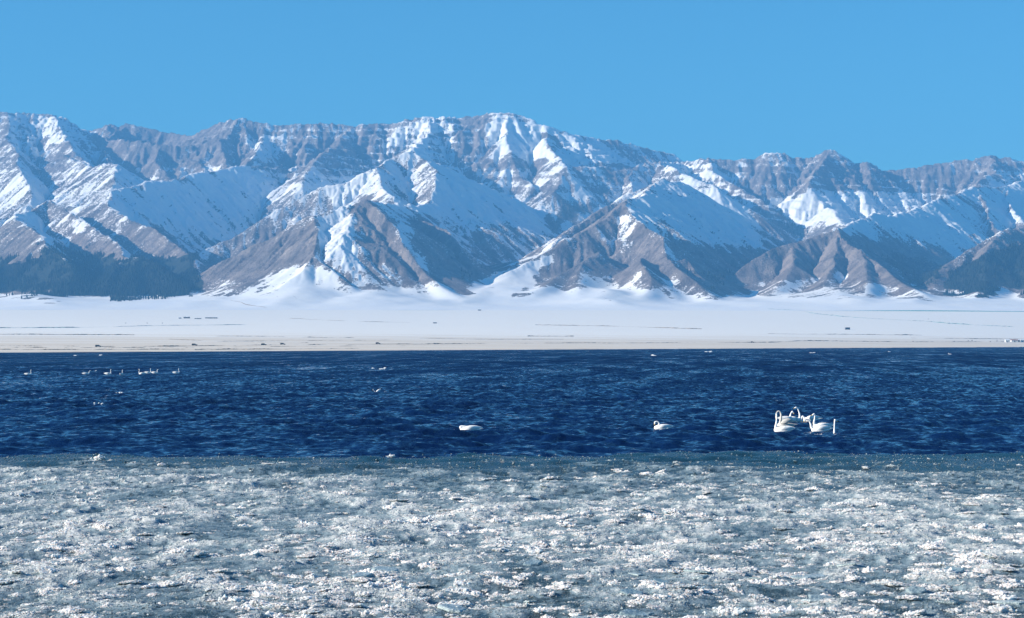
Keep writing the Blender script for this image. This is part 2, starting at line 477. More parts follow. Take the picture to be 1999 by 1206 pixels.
# --- survey map: where the slopes carry more or less snow, and forest.  Read off by place on the slope.
def raster(polys, blur, W=2200, H=420, ox=-100, oy=200, q=4):
    gxs = np.arange(0, W, q) + ox; gys = np.arange(0, H, q) + oy
    GX, GY = np.meshgrid(gxs, gys)
    out = np.zeros(GX.shape)
    for pts, val in polys:
        ins = np.zeros(GX.shape, bool)
        n = len(pts)
        for k in range(n):
            (xa, ya), (xb, yb) = pts[k], pts[(k + 1) % n]
            if ya == yb: continue
            c = ((GY < ya) != (GY < yb)) & (GX < (xb - xa) * (GY - ya) / (yb - ya) + xa)
            ins ^= c
        out = np.where(ins, val, out)
    for _ in range(blur):
        o = np.pad(out, 1, mode='edge')
        out = (o[:-2, 1:-1] + o[2:, 1:-1] + o[1:-1, :-2] + o[1:-1, 2:] + 4 * out) / 8
    fi = (PY - oy) / q + 2.2 * (fbm(TX / 70, TY / 70, 91, 3) - .5) * 4; fj = (PX - ox) / q + 2.2 * (fbm(TX / 70, TY / 70, 95, 3) - .5) * 4
    return bil(out, fi, fj)
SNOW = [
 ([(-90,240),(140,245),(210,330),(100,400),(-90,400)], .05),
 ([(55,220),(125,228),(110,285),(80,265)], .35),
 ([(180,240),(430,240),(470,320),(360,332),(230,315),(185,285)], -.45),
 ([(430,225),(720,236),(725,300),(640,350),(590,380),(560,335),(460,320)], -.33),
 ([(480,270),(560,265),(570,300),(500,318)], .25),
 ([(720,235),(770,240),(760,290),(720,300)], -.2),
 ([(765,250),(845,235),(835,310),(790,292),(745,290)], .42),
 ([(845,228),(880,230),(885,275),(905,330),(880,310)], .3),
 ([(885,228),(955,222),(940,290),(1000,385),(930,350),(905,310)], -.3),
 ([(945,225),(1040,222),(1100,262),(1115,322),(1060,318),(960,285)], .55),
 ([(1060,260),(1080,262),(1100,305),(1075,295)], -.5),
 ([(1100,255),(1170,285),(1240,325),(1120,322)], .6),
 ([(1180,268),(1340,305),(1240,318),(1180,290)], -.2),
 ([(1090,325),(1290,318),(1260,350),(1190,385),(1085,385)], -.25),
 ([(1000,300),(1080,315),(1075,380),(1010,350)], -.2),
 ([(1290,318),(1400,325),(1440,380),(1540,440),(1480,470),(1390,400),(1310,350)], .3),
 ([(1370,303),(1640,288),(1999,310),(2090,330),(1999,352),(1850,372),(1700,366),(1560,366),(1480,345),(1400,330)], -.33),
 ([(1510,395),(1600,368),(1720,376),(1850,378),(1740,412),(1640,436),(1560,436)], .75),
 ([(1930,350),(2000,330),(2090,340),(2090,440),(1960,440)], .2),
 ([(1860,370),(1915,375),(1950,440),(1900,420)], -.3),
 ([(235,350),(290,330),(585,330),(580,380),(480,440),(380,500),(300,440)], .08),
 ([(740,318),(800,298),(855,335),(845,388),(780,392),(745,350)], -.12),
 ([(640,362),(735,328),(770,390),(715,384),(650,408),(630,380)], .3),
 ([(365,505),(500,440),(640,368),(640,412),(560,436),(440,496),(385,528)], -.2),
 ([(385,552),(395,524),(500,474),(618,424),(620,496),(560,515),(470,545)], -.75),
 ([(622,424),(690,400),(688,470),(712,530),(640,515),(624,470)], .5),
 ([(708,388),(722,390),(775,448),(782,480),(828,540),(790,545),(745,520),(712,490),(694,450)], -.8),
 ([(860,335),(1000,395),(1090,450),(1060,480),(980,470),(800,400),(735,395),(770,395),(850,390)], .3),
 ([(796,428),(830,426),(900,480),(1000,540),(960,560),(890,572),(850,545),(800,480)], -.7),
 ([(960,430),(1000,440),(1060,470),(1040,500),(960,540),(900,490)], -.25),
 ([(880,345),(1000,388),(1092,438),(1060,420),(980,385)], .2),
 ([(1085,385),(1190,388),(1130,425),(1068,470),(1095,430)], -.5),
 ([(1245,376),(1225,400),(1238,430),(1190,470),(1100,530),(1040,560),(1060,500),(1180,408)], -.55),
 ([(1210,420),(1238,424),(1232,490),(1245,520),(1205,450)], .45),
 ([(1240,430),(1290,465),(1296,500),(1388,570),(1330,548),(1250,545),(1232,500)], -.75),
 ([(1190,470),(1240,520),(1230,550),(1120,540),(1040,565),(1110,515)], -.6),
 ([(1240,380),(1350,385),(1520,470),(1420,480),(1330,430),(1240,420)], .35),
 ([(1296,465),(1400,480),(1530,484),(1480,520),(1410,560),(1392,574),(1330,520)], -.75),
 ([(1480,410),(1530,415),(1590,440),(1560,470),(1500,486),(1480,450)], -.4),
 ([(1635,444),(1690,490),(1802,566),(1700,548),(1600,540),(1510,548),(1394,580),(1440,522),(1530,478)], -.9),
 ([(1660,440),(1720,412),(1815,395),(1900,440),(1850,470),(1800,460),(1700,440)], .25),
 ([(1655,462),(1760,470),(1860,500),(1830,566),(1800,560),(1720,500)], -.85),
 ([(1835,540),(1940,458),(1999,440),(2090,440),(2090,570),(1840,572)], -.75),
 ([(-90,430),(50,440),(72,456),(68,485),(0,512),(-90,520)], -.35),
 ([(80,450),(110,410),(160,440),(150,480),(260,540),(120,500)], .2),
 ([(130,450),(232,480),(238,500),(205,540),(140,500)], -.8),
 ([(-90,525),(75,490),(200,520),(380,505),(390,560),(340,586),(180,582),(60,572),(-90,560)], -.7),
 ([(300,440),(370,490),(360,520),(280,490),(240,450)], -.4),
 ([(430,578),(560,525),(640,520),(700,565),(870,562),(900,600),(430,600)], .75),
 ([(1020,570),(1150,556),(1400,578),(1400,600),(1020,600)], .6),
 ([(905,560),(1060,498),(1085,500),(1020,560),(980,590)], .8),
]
FOREST = [
 ([(-90,530),(75,500),(200,520),(300,500),(385,500),(385,540),(400,560),(340,586),(215,584),(150,576),(60,574),(-90,555)], 1),
 ([(80,480),(230,500),(200,560),(80,545)], .8),
 ([(1090,388),(1170,392),(1120,425),(1070,455)], .5),
 ([(1500,425),(1560,430),(1590,445),(1540,470)], .4),
 ([(1700,500),(1800,490),(1850,520),(1832,566),(1796,558)], .55),
 ([(1320,520),(1400,530),(1440,520),(1396,572)], .4),
 ([(1860,520),(1940,490),(2090,450),(2090,566),(1840,572)], 1),
 ([(880,480),(960,540),(900,570),(860,540)], .3),
]
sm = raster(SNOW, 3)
fm = np.clip(raster(FOREST, 2), 0, 1)

nlen = np.sqrt(gx * gx + gy * gy + 1)
nx, ny, nz = -gx / nlen, -gy / nlen, 1 / nlen
away = smooth(-0.05, 0.32, nx)                    # slopes turned away from the sun keep their snow
# gullies hold drifts, spurs blow clear
zs = TZ.copy()
for _ in range(6):
    o = np.pad(zs, 1, mode='edge')
    zs = (o[:-2, 1:-1] + o[2:, 1:-1] + o[1:-1, :-2] + o[1:-1, 2:] + 2 * zs) / 6
hollow = np.clip((zs - TZ) / 3.0, -1, 1)
flat = smooth(0.36, 0.16, gl)
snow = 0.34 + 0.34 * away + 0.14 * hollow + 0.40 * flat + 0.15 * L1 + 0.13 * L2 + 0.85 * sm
snow = snow + 0.16 * smooth(300, 600, TZ) - 0.20 * smooth(8600, 9100, TY) * (1 - 0.8 * np.clip(sm * 2, 0, 1))
snow = np.where(rel < 40, snow + 0.7 * (1 - smooth(0, 14, rel + 26 * (fbm(TX / 60, TY / 60, 101, 3) - 0.5))), snow)
# strata: ledges catch snow in level lines on the far range
band = vnoise(TX / 900, (TZ + 14 * fbm(TX / 120, TY / 120, 111, 2)) / 11.0, 113) - 0.5
snow = snow + 0.50 * band * smooth(8200, 8900, TY) * smooth(0.3, 0.5, gl)
snow = snow + 0.30 * ribw * np.roll(RIB, 1, axis=0)
snow = snow - 0.42 * smooth(0.56, 0.66, fbm(TX / 85, TY / 60, 151, 3)) * smooth(3, 12, rel) * (1 - smooth(50, 110, rel))
snow = snow - 0.35 * fm

# ------------------------------------------------------------------ terrain materials
def terrain_mat(name):
    m = Mat(name)
    p = m.pos()
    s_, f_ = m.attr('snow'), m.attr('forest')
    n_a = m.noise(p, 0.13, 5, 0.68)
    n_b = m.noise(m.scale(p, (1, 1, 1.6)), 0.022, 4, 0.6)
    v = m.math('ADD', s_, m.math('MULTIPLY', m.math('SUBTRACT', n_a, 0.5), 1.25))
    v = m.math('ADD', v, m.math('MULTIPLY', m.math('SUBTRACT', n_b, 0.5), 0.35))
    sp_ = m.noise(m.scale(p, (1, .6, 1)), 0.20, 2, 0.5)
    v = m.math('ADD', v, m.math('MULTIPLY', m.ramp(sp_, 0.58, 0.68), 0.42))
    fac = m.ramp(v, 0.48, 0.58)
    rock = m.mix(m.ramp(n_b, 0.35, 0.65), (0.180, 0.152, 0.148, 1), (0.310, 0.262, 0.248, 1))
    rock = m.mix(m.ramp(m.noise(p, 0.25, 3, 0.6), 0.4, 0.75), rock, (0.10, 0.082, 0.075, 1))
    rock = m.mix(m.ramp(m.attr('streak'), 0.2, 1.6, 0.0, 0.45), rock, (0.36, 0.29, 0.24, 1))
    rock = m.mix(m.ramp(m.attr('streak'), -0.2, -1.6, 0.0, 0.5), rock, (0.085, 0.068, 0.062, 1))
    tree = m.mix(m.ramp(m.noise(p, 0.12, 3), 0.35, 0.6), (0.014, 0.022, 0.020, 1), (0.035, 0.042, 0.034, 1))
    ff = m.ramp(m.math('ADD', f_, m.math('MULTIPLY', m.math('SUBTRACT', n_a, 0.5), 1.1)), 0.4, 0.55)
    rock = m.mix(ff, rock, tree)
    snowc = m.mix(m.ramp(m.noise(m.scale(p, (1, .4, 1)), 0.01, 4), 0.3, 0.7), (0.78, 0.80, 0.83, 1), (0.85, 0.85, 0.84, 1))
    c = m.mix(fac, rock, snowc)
    bmp = m.bump(m.noise(p, 0.16, 6, 0.7), 7.0, 0.9)
    bs = m.node('ShaderNodeMix', data_type='VECTOR')
    m.put(bs.inputs[0], fac); m.put(bs.inputs[4], bmp)
    m.put(bs.inputs[5], m.bump(m.noise(p, 0.05, 3, 0.5), 1.2, 0.5))
    m.set(color=c, rough=0.9, normal=bs.outputs[1], spec=0.15)
    return m.m
MT_TER = terrain_mat('snowy_rock')
wq = rel[:-1, :-1] + 6 * (fbm(TX[:-1, :-1] / 40, TY[:-1, :-1] / 40, 121, 2) - .5)
mount = wq > 7
# grow nothing away: everything in front of the first ridge stays plain
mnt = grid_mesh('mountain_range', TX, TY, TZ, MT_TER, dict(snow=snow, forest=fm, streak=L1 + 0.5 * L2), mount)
tag(mnt, kind='structure')
TERR = dict(u=tu, D=tD, Z=TZ)
def ground_z(X, Y):
    """height of the land at world points"""
    X = np.asarray(X, float); Y = np.asarray(Y, float)
    u = X / Y
    fi = np.interp(Y, tD, np.arange(NROW)); fj = (u - tu[0]) / du
    zt = bil(TZ, fi, fj)
    return np.where(Y < tD[1], plain_z(u, Y), zt)

# ------------------------------------------------------------------ snow plain
fan = grid_mesh('snow_fan', TX, TY, TZ, MT_TER, dict(snow=np.maximum(snow, 0.25 + 0.6 * smooth(9, 2, rel)), forest=fm * 0, streak=L1 * 0), ~mount)
tag(fan, kind='structure')
pu = np.linspace(-0.285, 0.285, 420)
pt = np.concatenate([np.linspace(-0.02, 0.1, 90), np.linspace(0.1, 1, 260)[1:]])
PU, PT = np.meshgrid(pu, pt)
PS = shore_D(PU) + 0.0
wob = 5 * (fbm(PU * 300, PU * 0, 131, 3) - 0.5)
PD = PS + wob + PT * (5052 - PS - wob)
PZ = plain_z(PU, PD) - np.where(PT < 0, 0.6 * (-PT / 0.02), 0)
PZ = PZ + smooth(60, 600, PD - PS) * 1.3 * (fbm(PU * PD / 260, PD / 300, 133, 3) - .5) * (1 - smooth(4700, 5052, PD))
m = Mat('snow_and_steppe')
p = m.pos()
tatt = m.attr('inland')
st1 = m.noise(m.scale(p, (0.004, 0.030, 0)), 1.0, 5, 0.6)
st2 = m.noise(m.scale(p, (0.012, 0.12, 0)), 1.0, 5, 0.65)
st3 = m.noise(m.scale(p, (0.0016, 0.010, 0)), 1.0, 4, 0.6)
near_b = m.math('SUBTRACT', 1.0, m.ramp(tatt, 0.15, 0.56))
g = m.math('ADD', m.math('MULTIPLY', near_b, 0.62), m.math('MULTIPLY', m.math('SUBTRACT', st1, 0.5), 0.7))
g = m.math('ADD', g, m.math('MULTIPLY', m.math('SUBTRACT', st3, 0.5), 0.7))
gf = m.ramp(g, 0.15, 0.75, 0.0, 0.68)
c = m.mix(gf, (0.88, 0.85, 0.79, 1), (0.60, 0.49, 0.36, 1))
dk = m.math('ADD', m.math('MULTIPLY', m.math('SUBTRACT', 1.0, m.ramp(tatt, 0.0, 0.10)), 0.22), st2)
df = m.ramp(dk, 0.74, 0.90, 0.0, 0.8)
c = m.mix(df, c, (0.20, 0.16, 0.12, 1))
m.set(color=c, rough=0.9, spec=0.1, normal=m.bump(m.noise(m.scale(p, (0.02, 0.06, 0.1)), 1.0, 4, 0.6), 1.0, 0.35))
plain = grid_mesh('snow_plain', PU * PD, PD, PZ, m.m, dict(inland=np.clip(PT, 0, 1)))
tag(plain, kind='structure')
# ------------------------------------------------------------------ lake
def row_D(py): return CAM_H * FPX / (py - HOR)
rw = random.Random(3)
WAVES = []
for k in range(60):
    lam = 10 ** rw.uniform(math.log10(0.9), math.log10(10))
    ang = math.radians(rw.gauss(-97, 42))           # running towards the ice and a little left
    slp = rw.uniform(0.030, 0.060) * (0.45 if lam > 5 else 0.85)
    WAVES.append((lam, ang, slp * lam / 6.283, rw.uniform(0, 6.283)))
def waves(X, Y, step=None):
    z = np.zeros(np.shape(X))
    env = 0.55 + 0.9 * fbm(X / 9, Y / 22, 201, 2)
    for lam, ang, a, ph in WAVES:
        k = 6.283 / lam
        c, s = math.cos(ang), math.sin(ang)
        th = k * (X * c + Y * s) + ph + 1.4 * np.sin(X / 7.3 + ph * 3) * 0.5
        sn = np.sin(th)
        w = a * (sn + 0.22 * np.cos(2 * th))
        if step is not None:
            w = w * smooth(1.6, 3.0, lam / (step * max(abs(s), 0.3)))
        z = z + w
    return z * env
def edge_D(u):
    px = 999.5 + u * FPX
    e = 886 + 9 * np.exp(-((px - 740) / 330) ** 2) + 7 * np.exp(-((px + 40) / 200) ** 2)
    return row_D(e + 5 * (fbm(px / 60, px * 0, 211, 3) - 0.5))
def damp(X, Y):
    d = Y - edge_D(X / Y)
    return 0.40 + 0.60 * smooth(-3, 9, d)
def lake_z(X, Y): return waves(X, Y) * damp(X, Y)

NR, NC = 520, 900
rows_py = np.linspace(905, 676.5, NR)
lD = row_D(rows_py)
lu = np.linspace(-0.285, 0.285, NC)
LU, LD = np.meshgrid(lu, lD)
step = np.abs(np.gradient(lD))[:, None] + 0 * LU
LX = LU * LD
LZ = waves(LX, LD, step) * damp(LX, LD)
# the lake ends a few metres up the beach
lk = LD[1:, 1:] < shore_D(LU[1:, 1:]) + 40
m = Mat('lake_water')
p = m.pos()
geo = m.node('ShaderNodeNewGeometry')
pw = m.scale(p, (1, 1, 0), (0, 0, 0.12))
def vn(sc, s3, det, amp):
    v_ = m.noise(m.scale(pw, s3), sc, det, 0.6, 0.4, True)
    v_ = m.vmath('SUBTRACT', v_, (0.5, 0.5, 0.5))
    return m.vmath('MULTIPLY', v_, (amp * .8, amp, 0))
far_y = m.xyz(p)[1]
far_f = m.ramp(far_y, 120, 420)
r1 = vn(1.5, (1.0, 0.55, 1), 3, 1.1)
r2 = vn(4.6, (0.8, 0.6, 1), 3, 1.0)
r3 = vn(1.0, (0.30, 0.030, 1), 4, 1.25)                 # wave groups, what one sees of the chop far out
r4 = vn(1.0, (0.06, 0.010, 1), 3, 0.7)
nn = m.vmath('ADD', m.vmath('ADD', geo.outputs['Normal'], r1), r2)
nn = m.vmath('ADD', nn, m.vmath('SCALE', m.vmath('ADD', r3, r4), None, m.math('ADD', m.math('MULTIPLY', far_f, 0.75), 0.25)))
nn = m.vmath('ADD', nn, (0, -0.21, 0))
nn = m.vmath('ADD', nn, m.vmath('SCALE', (0, -0.16, 0), None, far_f))                  # the steeper, leeward faces look towards the ice
nn = m.vmath('NORMALIZE', nn)
big = m.noise(m.scale(p, (0.05, 0.03, 0)), 1.0, 4, 0.6)
col = m.mix(m.ramp(big, 0.3, 0.7), (0.0014, 0.010, 0.052, 1), (0.0022, 0.017, 0.072, 1))
m.set(color=col, rough=0.10, ior=1.333, normal=nn, spec=0.5)
lake = grid_mesh('lake', LX, LD, LZ, m.m, None, lk)
tag(lake, kind='structure')

# ------------------------------------------------------------------ slush ice
iNR, iNC = 430, 860
iD = np.exp(np.linspace(math.log(28), math.log(88), iNR))
iu = np.linspace(-0.285, 0.285, iNC)
IU, ID = np.meshgrid(iu, iD)
IX = IU * ID
def ice_density(X, Y):
    """0 = thin grease ice, 1 = packed white slush"""
    u = X / Y; px = 999.5 + u * FPX
    py = HOR + CAM_H * FPX / Y
    d = smooth(886, 918, py - 12 * np.exp(-((px - 900) / 500) ** 2) - 10 * smooth(1000, 1700, px))
    d = d * (0.62 + 0.38 * smooth(930, 1010, py + 60 * (1 - smooth(300, 1100, px))))
    d = d - 0.30 * smooth(1060, 1190, py) * smooth(-400, 1400, px) - 0.10 * smooth(1130, 1200, py)
    d = d + 0.45 * (fbm(X / 3.2, Y / 6.5, 221, 3) - 0.5) + 0.25 * (fbm(X / 9, Y / 15, 231, 2) - 0.5)
    return np.clip(d, 0, 1.05)
def clump(X, Y):
    a = 0.5 * fbm(X / 0.42, Y / 0.75, 241, 4, 0.56) + 0.5 * fbm(X / 0.9 + 7, Y / 1.4, 244, 4, 0.6)
    b = fbm(X / 0.16, Y / 0.24, 251, 3, 0.55)
    return a, b
def ice_z(X, Y, dens=None):
    if dens is None: dens = ice_density(X, Y)
    a, b = clump(X, Y)
    c = smooth(0.54 - 0.20 * dens, 0.84 - 0.12 * dens, a)
    sw = waves(X, Y) * damp(X, Y)
    return sw + 0.012 + dens * (0.085 * c ** 1.2 + 0.035 * (b - 0.4)) * 1.0, c, b
dens = ice_density(IX, ID)
IZ, Icl, Ib = ice_z(IX, ID, dens)
frz = np.clip(0.60 * Icl + 0.8 * (Ib - 0.42) + 0.55 * (dens - 0.6), 0, 1) * smooth(0.02, 0.3, dens)
ie = ID[:-1, :-1] < edge_D(IU[:-1, :-1]) + 0.8 * (fbm(IX[:-1, :-1] / 0.8, ID[:-1, :-1] / 2, 261, 3) - .5)
m = Mat('slush')
p = m.pos()
ff, dn = m.attr('frost'), m.attr('pack')
n1_ = m.noise(p, 9.0, 4, 0.7)
n2_ = m.noise(p, 30.0, 3, 0.6)
v = m.math('ADD', ff, m.math('MULTIPLY', m.math('SUBTRACT', n1_, 0.5), 0.9))
v = m.math('ADD', v, m.math('MULTIPLY', m.math('SUBTRACT', n2_, 0.5), 0.5))
wet = m.mix(dn, (0.003, 0.020, 0.030, 1), (0.042, 0.076, 0.098, 1))
c1 = m.mix(m.ramp(v, 0.05, 0.42), wet, (0.20, 0.28, 0.33, 1))
c2 = m.mix(m.ramp(v, 0.40, 1.0), c1, (0.70, 0.72, 0.71, 1))
bb = m.bump(m.noise(p, 14.0, 5, 0.7), 0.05, 0.9)
bb = m.bump(m.noise(p, 60.0, 3, 0.6), 0.012, 0.8, bb)
m.set(color=c2, rough=m.ramp(v, -0.1, 0.5, 0.12, 0.6), ior=1.31, normal=bb, spec=0.24)
MT_SLUSH = m.m
ice = grid_mesh('slush_ice', IX, ID, IZ, MT_SLUSH, dict(frost=frz, pack=np.clip(dens, 0, 1)), ie)
tag(ice, kind='structure')

# --- pieces of ice
def ice_mat(name, lo, hi, rough, bsc=18.0, inst=True):
    m = Mat(name)
    oi = m.node('ShaderNodeObjectInfo')
    tc = m.node('ShaderNodeTexCoord').outputs['Object']
    n = m.noise(tc, 3.5, 4, 0.65)
    at = m.node('ShaderNodeAttribute', attribute_name='fr'); at.attribute_type = 'INSTANCER'
    rr_ = m.math('ADD', m.math('MULTIPLY', oi.outputs['Random'], 0.40), at.outputs['Fac']) if inst else m.math('ADD', m.math('MULTIPLY', oi.outputs['Random'], 0.45), 0.35)
    r_ = m.math('ADD', rr_, m.math('MULTIPLY', m.math('SUBTRACT', n, 0.4), 0.8))
    c = m.mix(m.ramp(r_, 0.15, 1.05), lo, hi)
    m.set(color=c, rough=rough, ior=1.31, spec=0.5, normal=m.bump(m.noise(tc, bsc * .3, 4, 0.65), 0.12, 0.6))
    return m.m
MT_CHUNK = ice_mat('frosted_ice', (0.13, 0.20, 0.24, 1), (0.70, 0.71, 0.70, 1), 0.45)
MT_CLEAR = ice_mat('clear_ice', (0.08, 0.14, 0.17, 1), (0.52, 0.60, 0.62, 1), 0.20)
MT_CHUNK1 = ice_mat('frosted_lump_ice', (0.22, 0.30, 0.34, 1), (0.80, 0.80, 0.78, 1), 0.45, inst=False)
MT_CLEAR1 = ice_mat('clear_plate_ice', (0.10, 0.17, 0.20, 1), (0.42, 0.50, 0.52, 1), 0.15, inst=False)
def lump_mesh(name, seed, sub=2, flat=0.55, jag=0.3, mat=None, sm=False):
    import bmesh
    r_ = random.Random(seed)
    bm = bmesh.new()
    bmesh.ops.create_icosphere(bm, subdivisions=sub, radius=0.5)
    dirs = [(Vector((r_.uniform(-1, 1), r_.uniform(-1, 1), r_.uniform(-.6, 1))).normalized(), r_.uniform(.55, .95)) for _ in range(9)]
    bumps = [(Vector((r_.uniform(-1, 1), r_.uniform(-1, 1), r_.uniform(-.2, 1))).normalized(), r_.uniform(.1, jag)) for _ in range(7)]
    for v in bm.verts:
        n = v.co.normalized(); k = 1.0
        for d, a in bumps: k += a * max(0, n.dot(d) - 0.55) * 2.2
        co = n * 0.5 * k
        for d, h in dirs:
            o = co.dot(d) - 0.5 * h
            if o > 0: co = co - d * o * 0.85
        co += Vector([r_.uniform(-1, 1) for _ in range(3)]) * 0.02
        v.co = Vector((co.x, co.y * 0.85, co.z * flat))
    me = bpy.data.meshes.new(name); bm.to_mesh(me); bm.free()
    me.materials.append(mat or MT_CHUNK)
    if sm: me.polygons.foreach_set('use_smooth', [True] * len(me.polygons))
    me.update()
    return me
def plate_mesh(name, seed, mat):
    r_ = random.Random(seed)
    n = r_.randint(6, 9)
    ring = []
    for k in range(n):
        a = 6.283 * k / n + r_.uniform(-.25, .25); q = r_.uniform(.32, .55)
        ring.append((math.cos(a) * q, math.sin(a) * q * .8))
    th = r_.uniform(.05, .10)
    vs = [(x, y, -th) for x, y in ring] + [(x * 1.0, y * 1.0, th * .4) for x, y in ring] + [(x * .86, y * .86, th) for x, y in ring]
    fs = [tuple(range(n - 1, -1, -1)), tuple(range(2 * n, 3 * n))]
    for k in range(n):
        j = (k + 1) % n
        fs.append((k, j, n + j, n + k)); fs.append((n + k, n + j, 2 * n + j, 2 * n + k))
    me = bpy.data.meshes.new(name); me.from_pydata(vs, [], fs); me.materials.append(mat); me.update()
    return me
from mathutils import noise as mn
def puff_mesh(name, seed, mat):
    """a small heap: crumbs of ice frozen on to a rounded core"""
    import bmesh
    r_ = random.Random(seed); bm = bmesh.new()
    bmesh.ops.create_icosphere(bm, subdivisions=3, radius=0.40)
    off = Vector((r_.uniform(0, 50), r_.uniform(0, 50), r_.uniform(0, 50)))
    ex = r_.uniform(1.0, 1.35); lob = [(r_.uniform(-.5, .5) * ex, r_.uniform(-.4, .4), r_.uniform(.10, .26)) for _ in range(4)]
    for v in bm.verts:
        n = v.co.normalized()
        co = n * 0.38 * (1 + 0.40 * mn.noise(n * 1.6 + off) + 0.16 * mn.noise(n * 5 + off))
        v.co = Vector((co.x * ex, co.y, co.z * (0.50 if co.z > 0 else 0.2)))
    V = [v.co.copy() for v in bm.verts if v.co.z > -0.02]
    base = []
    tmp = bmesh.new(); bmesh.ops.create_icosphere(tmp, subdivisions=1, radius=1.0)
    ico_v = [v.co.copy() for v in tmp.verts]; ico_f = [[q.index for q in f.verts] for f in tmp.faces]; tmp.free()
    for g in range(190):
        if r_.random() < 0.72: c = r_.choice(V) * r_.uniform(.9, 1.08)
        else:
            lx, ly, lr = r_.choice(lob)
            c = Vector((lx + r_.gauss(0, .13), ly + r_.gauss(0, .12), abs(r_.gauss(0, .05))))
        s_ = 0.030 * math.exp(r_.gauss(0.1, .45)) * (1.15 - 0.5 * min(1, c.length))
        st_ = Vector((r_.uniform(.8, 1.5), r_.uniform(.7, 1.3), r_.uniform(.6, 1.3)))
        rz_ = r_.uniform(0, 6.28); cs, sn = math.cos(rz_), math.sin(rz_)
        vs_ = []
        for q in ico_v:
            p_ = Vector((q.x * st_.x, q.y * st_.y, q.z * st_.z)) * s_ * r_.uniform(.7, 1.2)
            vs_.append(bm.verts.new(Vector((p_.x * cs - p_.y * sn, p_.x * sn + p_.y * cs, p_.z)) + c))
        for f in ico_f: bm.faces.new([vs_[i] for i in f])
    me = bpy.data.meshes.new(name); bm.to_mesh(me); bm.free()
    me.materials.append(mat); me.update()
    return me
PROTO = [lump_mesh('ice_lump', s_, 1 + (s_ % 2), mat=MT_CHUNK) for s_ in range(6)] + \
        [plate_mesh('ice_plate', 40 + s_, MT_CLEAR) for s_ in range(4)] + \
        [lump_mesh('ice_shard', 80 + s_, 1, flat=0.8, jag=.8, mat=MT_CLEAR) for s_ in range(2)]

def gn_scatter(name, base_obj, pts, rot, scl, idx, protos, fr=None):
    """one object that instances small protos on points (stuff)"""
    me = bpy.data.meshes.new(name)
    me.vertices.add(len(pts)); me.vertices.foreach_set('co', np.asarray(pts, np.float32).ravel())
    for k, v, t, f in (('rot', rot, 'FLOAT_VECTOR', 'vector'), ('scl', scl, 'FLOAT_VECTOR', 'vector'), ('pick', idx, 'INT', 'value'), ('fr', fr if fr is not None else np.zeros(len(pts)), 'FLOAT', 'value')):
        a = me.attributes.new(k, t, 'POINT'); a.data.foreach_set(f, np.asarray(v).astype(np.int32 if t == 'INT' else np.float32).ravel())
    o = bpy.data.objects.new(name, me); COL.objects.link(o)
    ng = bpy.data.node_groups.new(name + '_nodes', 'GeometryNodeTree')
    ng.interface.new_socket('Geometry', in_out='INPUT', socket_type='NodeSocketGeometry')
    ng.interface.new_socket('Geometry', in_out='OUTPUT', socket_type='NodeSocketGeometry')
    gi, go = ng.nodes.new('NodeGroupInput'), ng.nodes.new('NodeGroupOutput')
    join = ng.nodes.new('GeometryNodeJoinGeometry')
    col_ = bpy.data.collections.new(name + '_shapes')      # never linked to the scene
    for k, me_ in enumerate(protos):
        po = bpy.data.objects.new('%s_%02d' % (name, k), me_); col_.objects.link(po)
    ci = ng.nodes.new('GeometryNodeCollectionInfo'); ci.inputs['Collection'].default_value = col_
    ci.inputs['Separate Children'].default_value = True; ci.inputs['Reset Children'].default_value = True
    iop = ng.nodes.new('GeometryNodeInstanceOnPoints')
    iop.inputs['Pick Instance'].default_value = True
    def na(nm, t):
        n = ng.nodes.new('GeometryNodeInputNamedAttribute'); n.data_type = t; n.inputs[0].default_value = nm
        return n.outputs[0]
    L = ng.links.new
    L(gi.outputs[0], iop.inputs['Points']); L(ci.outputs[0], iop.inputs['Instance'])
    L(na('pick', 'INT'), iop.inputs['Instance Index'])
    e2r = ng.nodes.new('FunctionNodeEulerToRotation')
    L(na('rot', 'FLOAT_VECTOR'), e2r.inputs[0]); L(e2r.outputs[0], iop.inputs['Rotation'])
    L(na('scl', 'FLOAT_VECTOR'), iop.inputs['Scale'])
    L(iop.outputs[0], go.inputs[0])
    ng.nodes.remove(join)
    md = o.modifiers.new('scatter', 'NODES'); md.node_group = ng
    tag(o, kind='stuff')
    return o

rg = np.random.default_rng(17)
def scatter_pts(n, py0, py1, thr, power=1.0):
    py = py0 + (py1 - py0) * rg.random(n) ** power
    Y = row_D(py); X = rg.uniform(-0.27, 0.27, n) * Y
    d = ice_density(X, Y); a, b = clump(X, Y)
    keep = (rg.random(n) < 0.20 + 0.9 * d * (0.35 + 0.65 * smooth(0.40, 0.62, a))) & (Y < edge_D(X / Y) + 1.0)
    keep &= rg.random(n) > thr
    return X[keep], Y[keep], d[keep], a[keep]
sx, sy, sd_, sa = scatter_pts(230000, 884, 1222, 0.0)
sz, scl_, sb_ = ice_z(sx, sy)
N = len(sx)
size = np.clip(0.019 * np.exp(rg.normal(0.1, 0.50, N)), 0.010, 0.09) * (0.75 + 0.5 * scl_)
size = size * (0.85 + 0.9 * smooth(42, 80, sy))
plate = rg.random(N) < 0.04 + 0.12 * smooth(50, 34, sy) * smooth(-8, 8, sx)
shard = rg.random(N) < 0.26
idx = np.where(plate, 6 + rg.integers(0, 4, N), np.where(shard, 10 + rg.integers(0, 2, N), rg.integers(0, 6, N)))
tl = np.where(shard, 1.6, 0.28)
rot = np.stack([rg.normal(0, 1, N) * tl, rg.normal(0, 1, N) * tl, rg.uniform(0, 6.283, N)], -1)
sc3 = np.stack([size * rg.uniform(.9, 1.4, N), size * rg.uniform(.7, 1.2, N), size * rg.uniform(.5, 1.1, N)], -1)
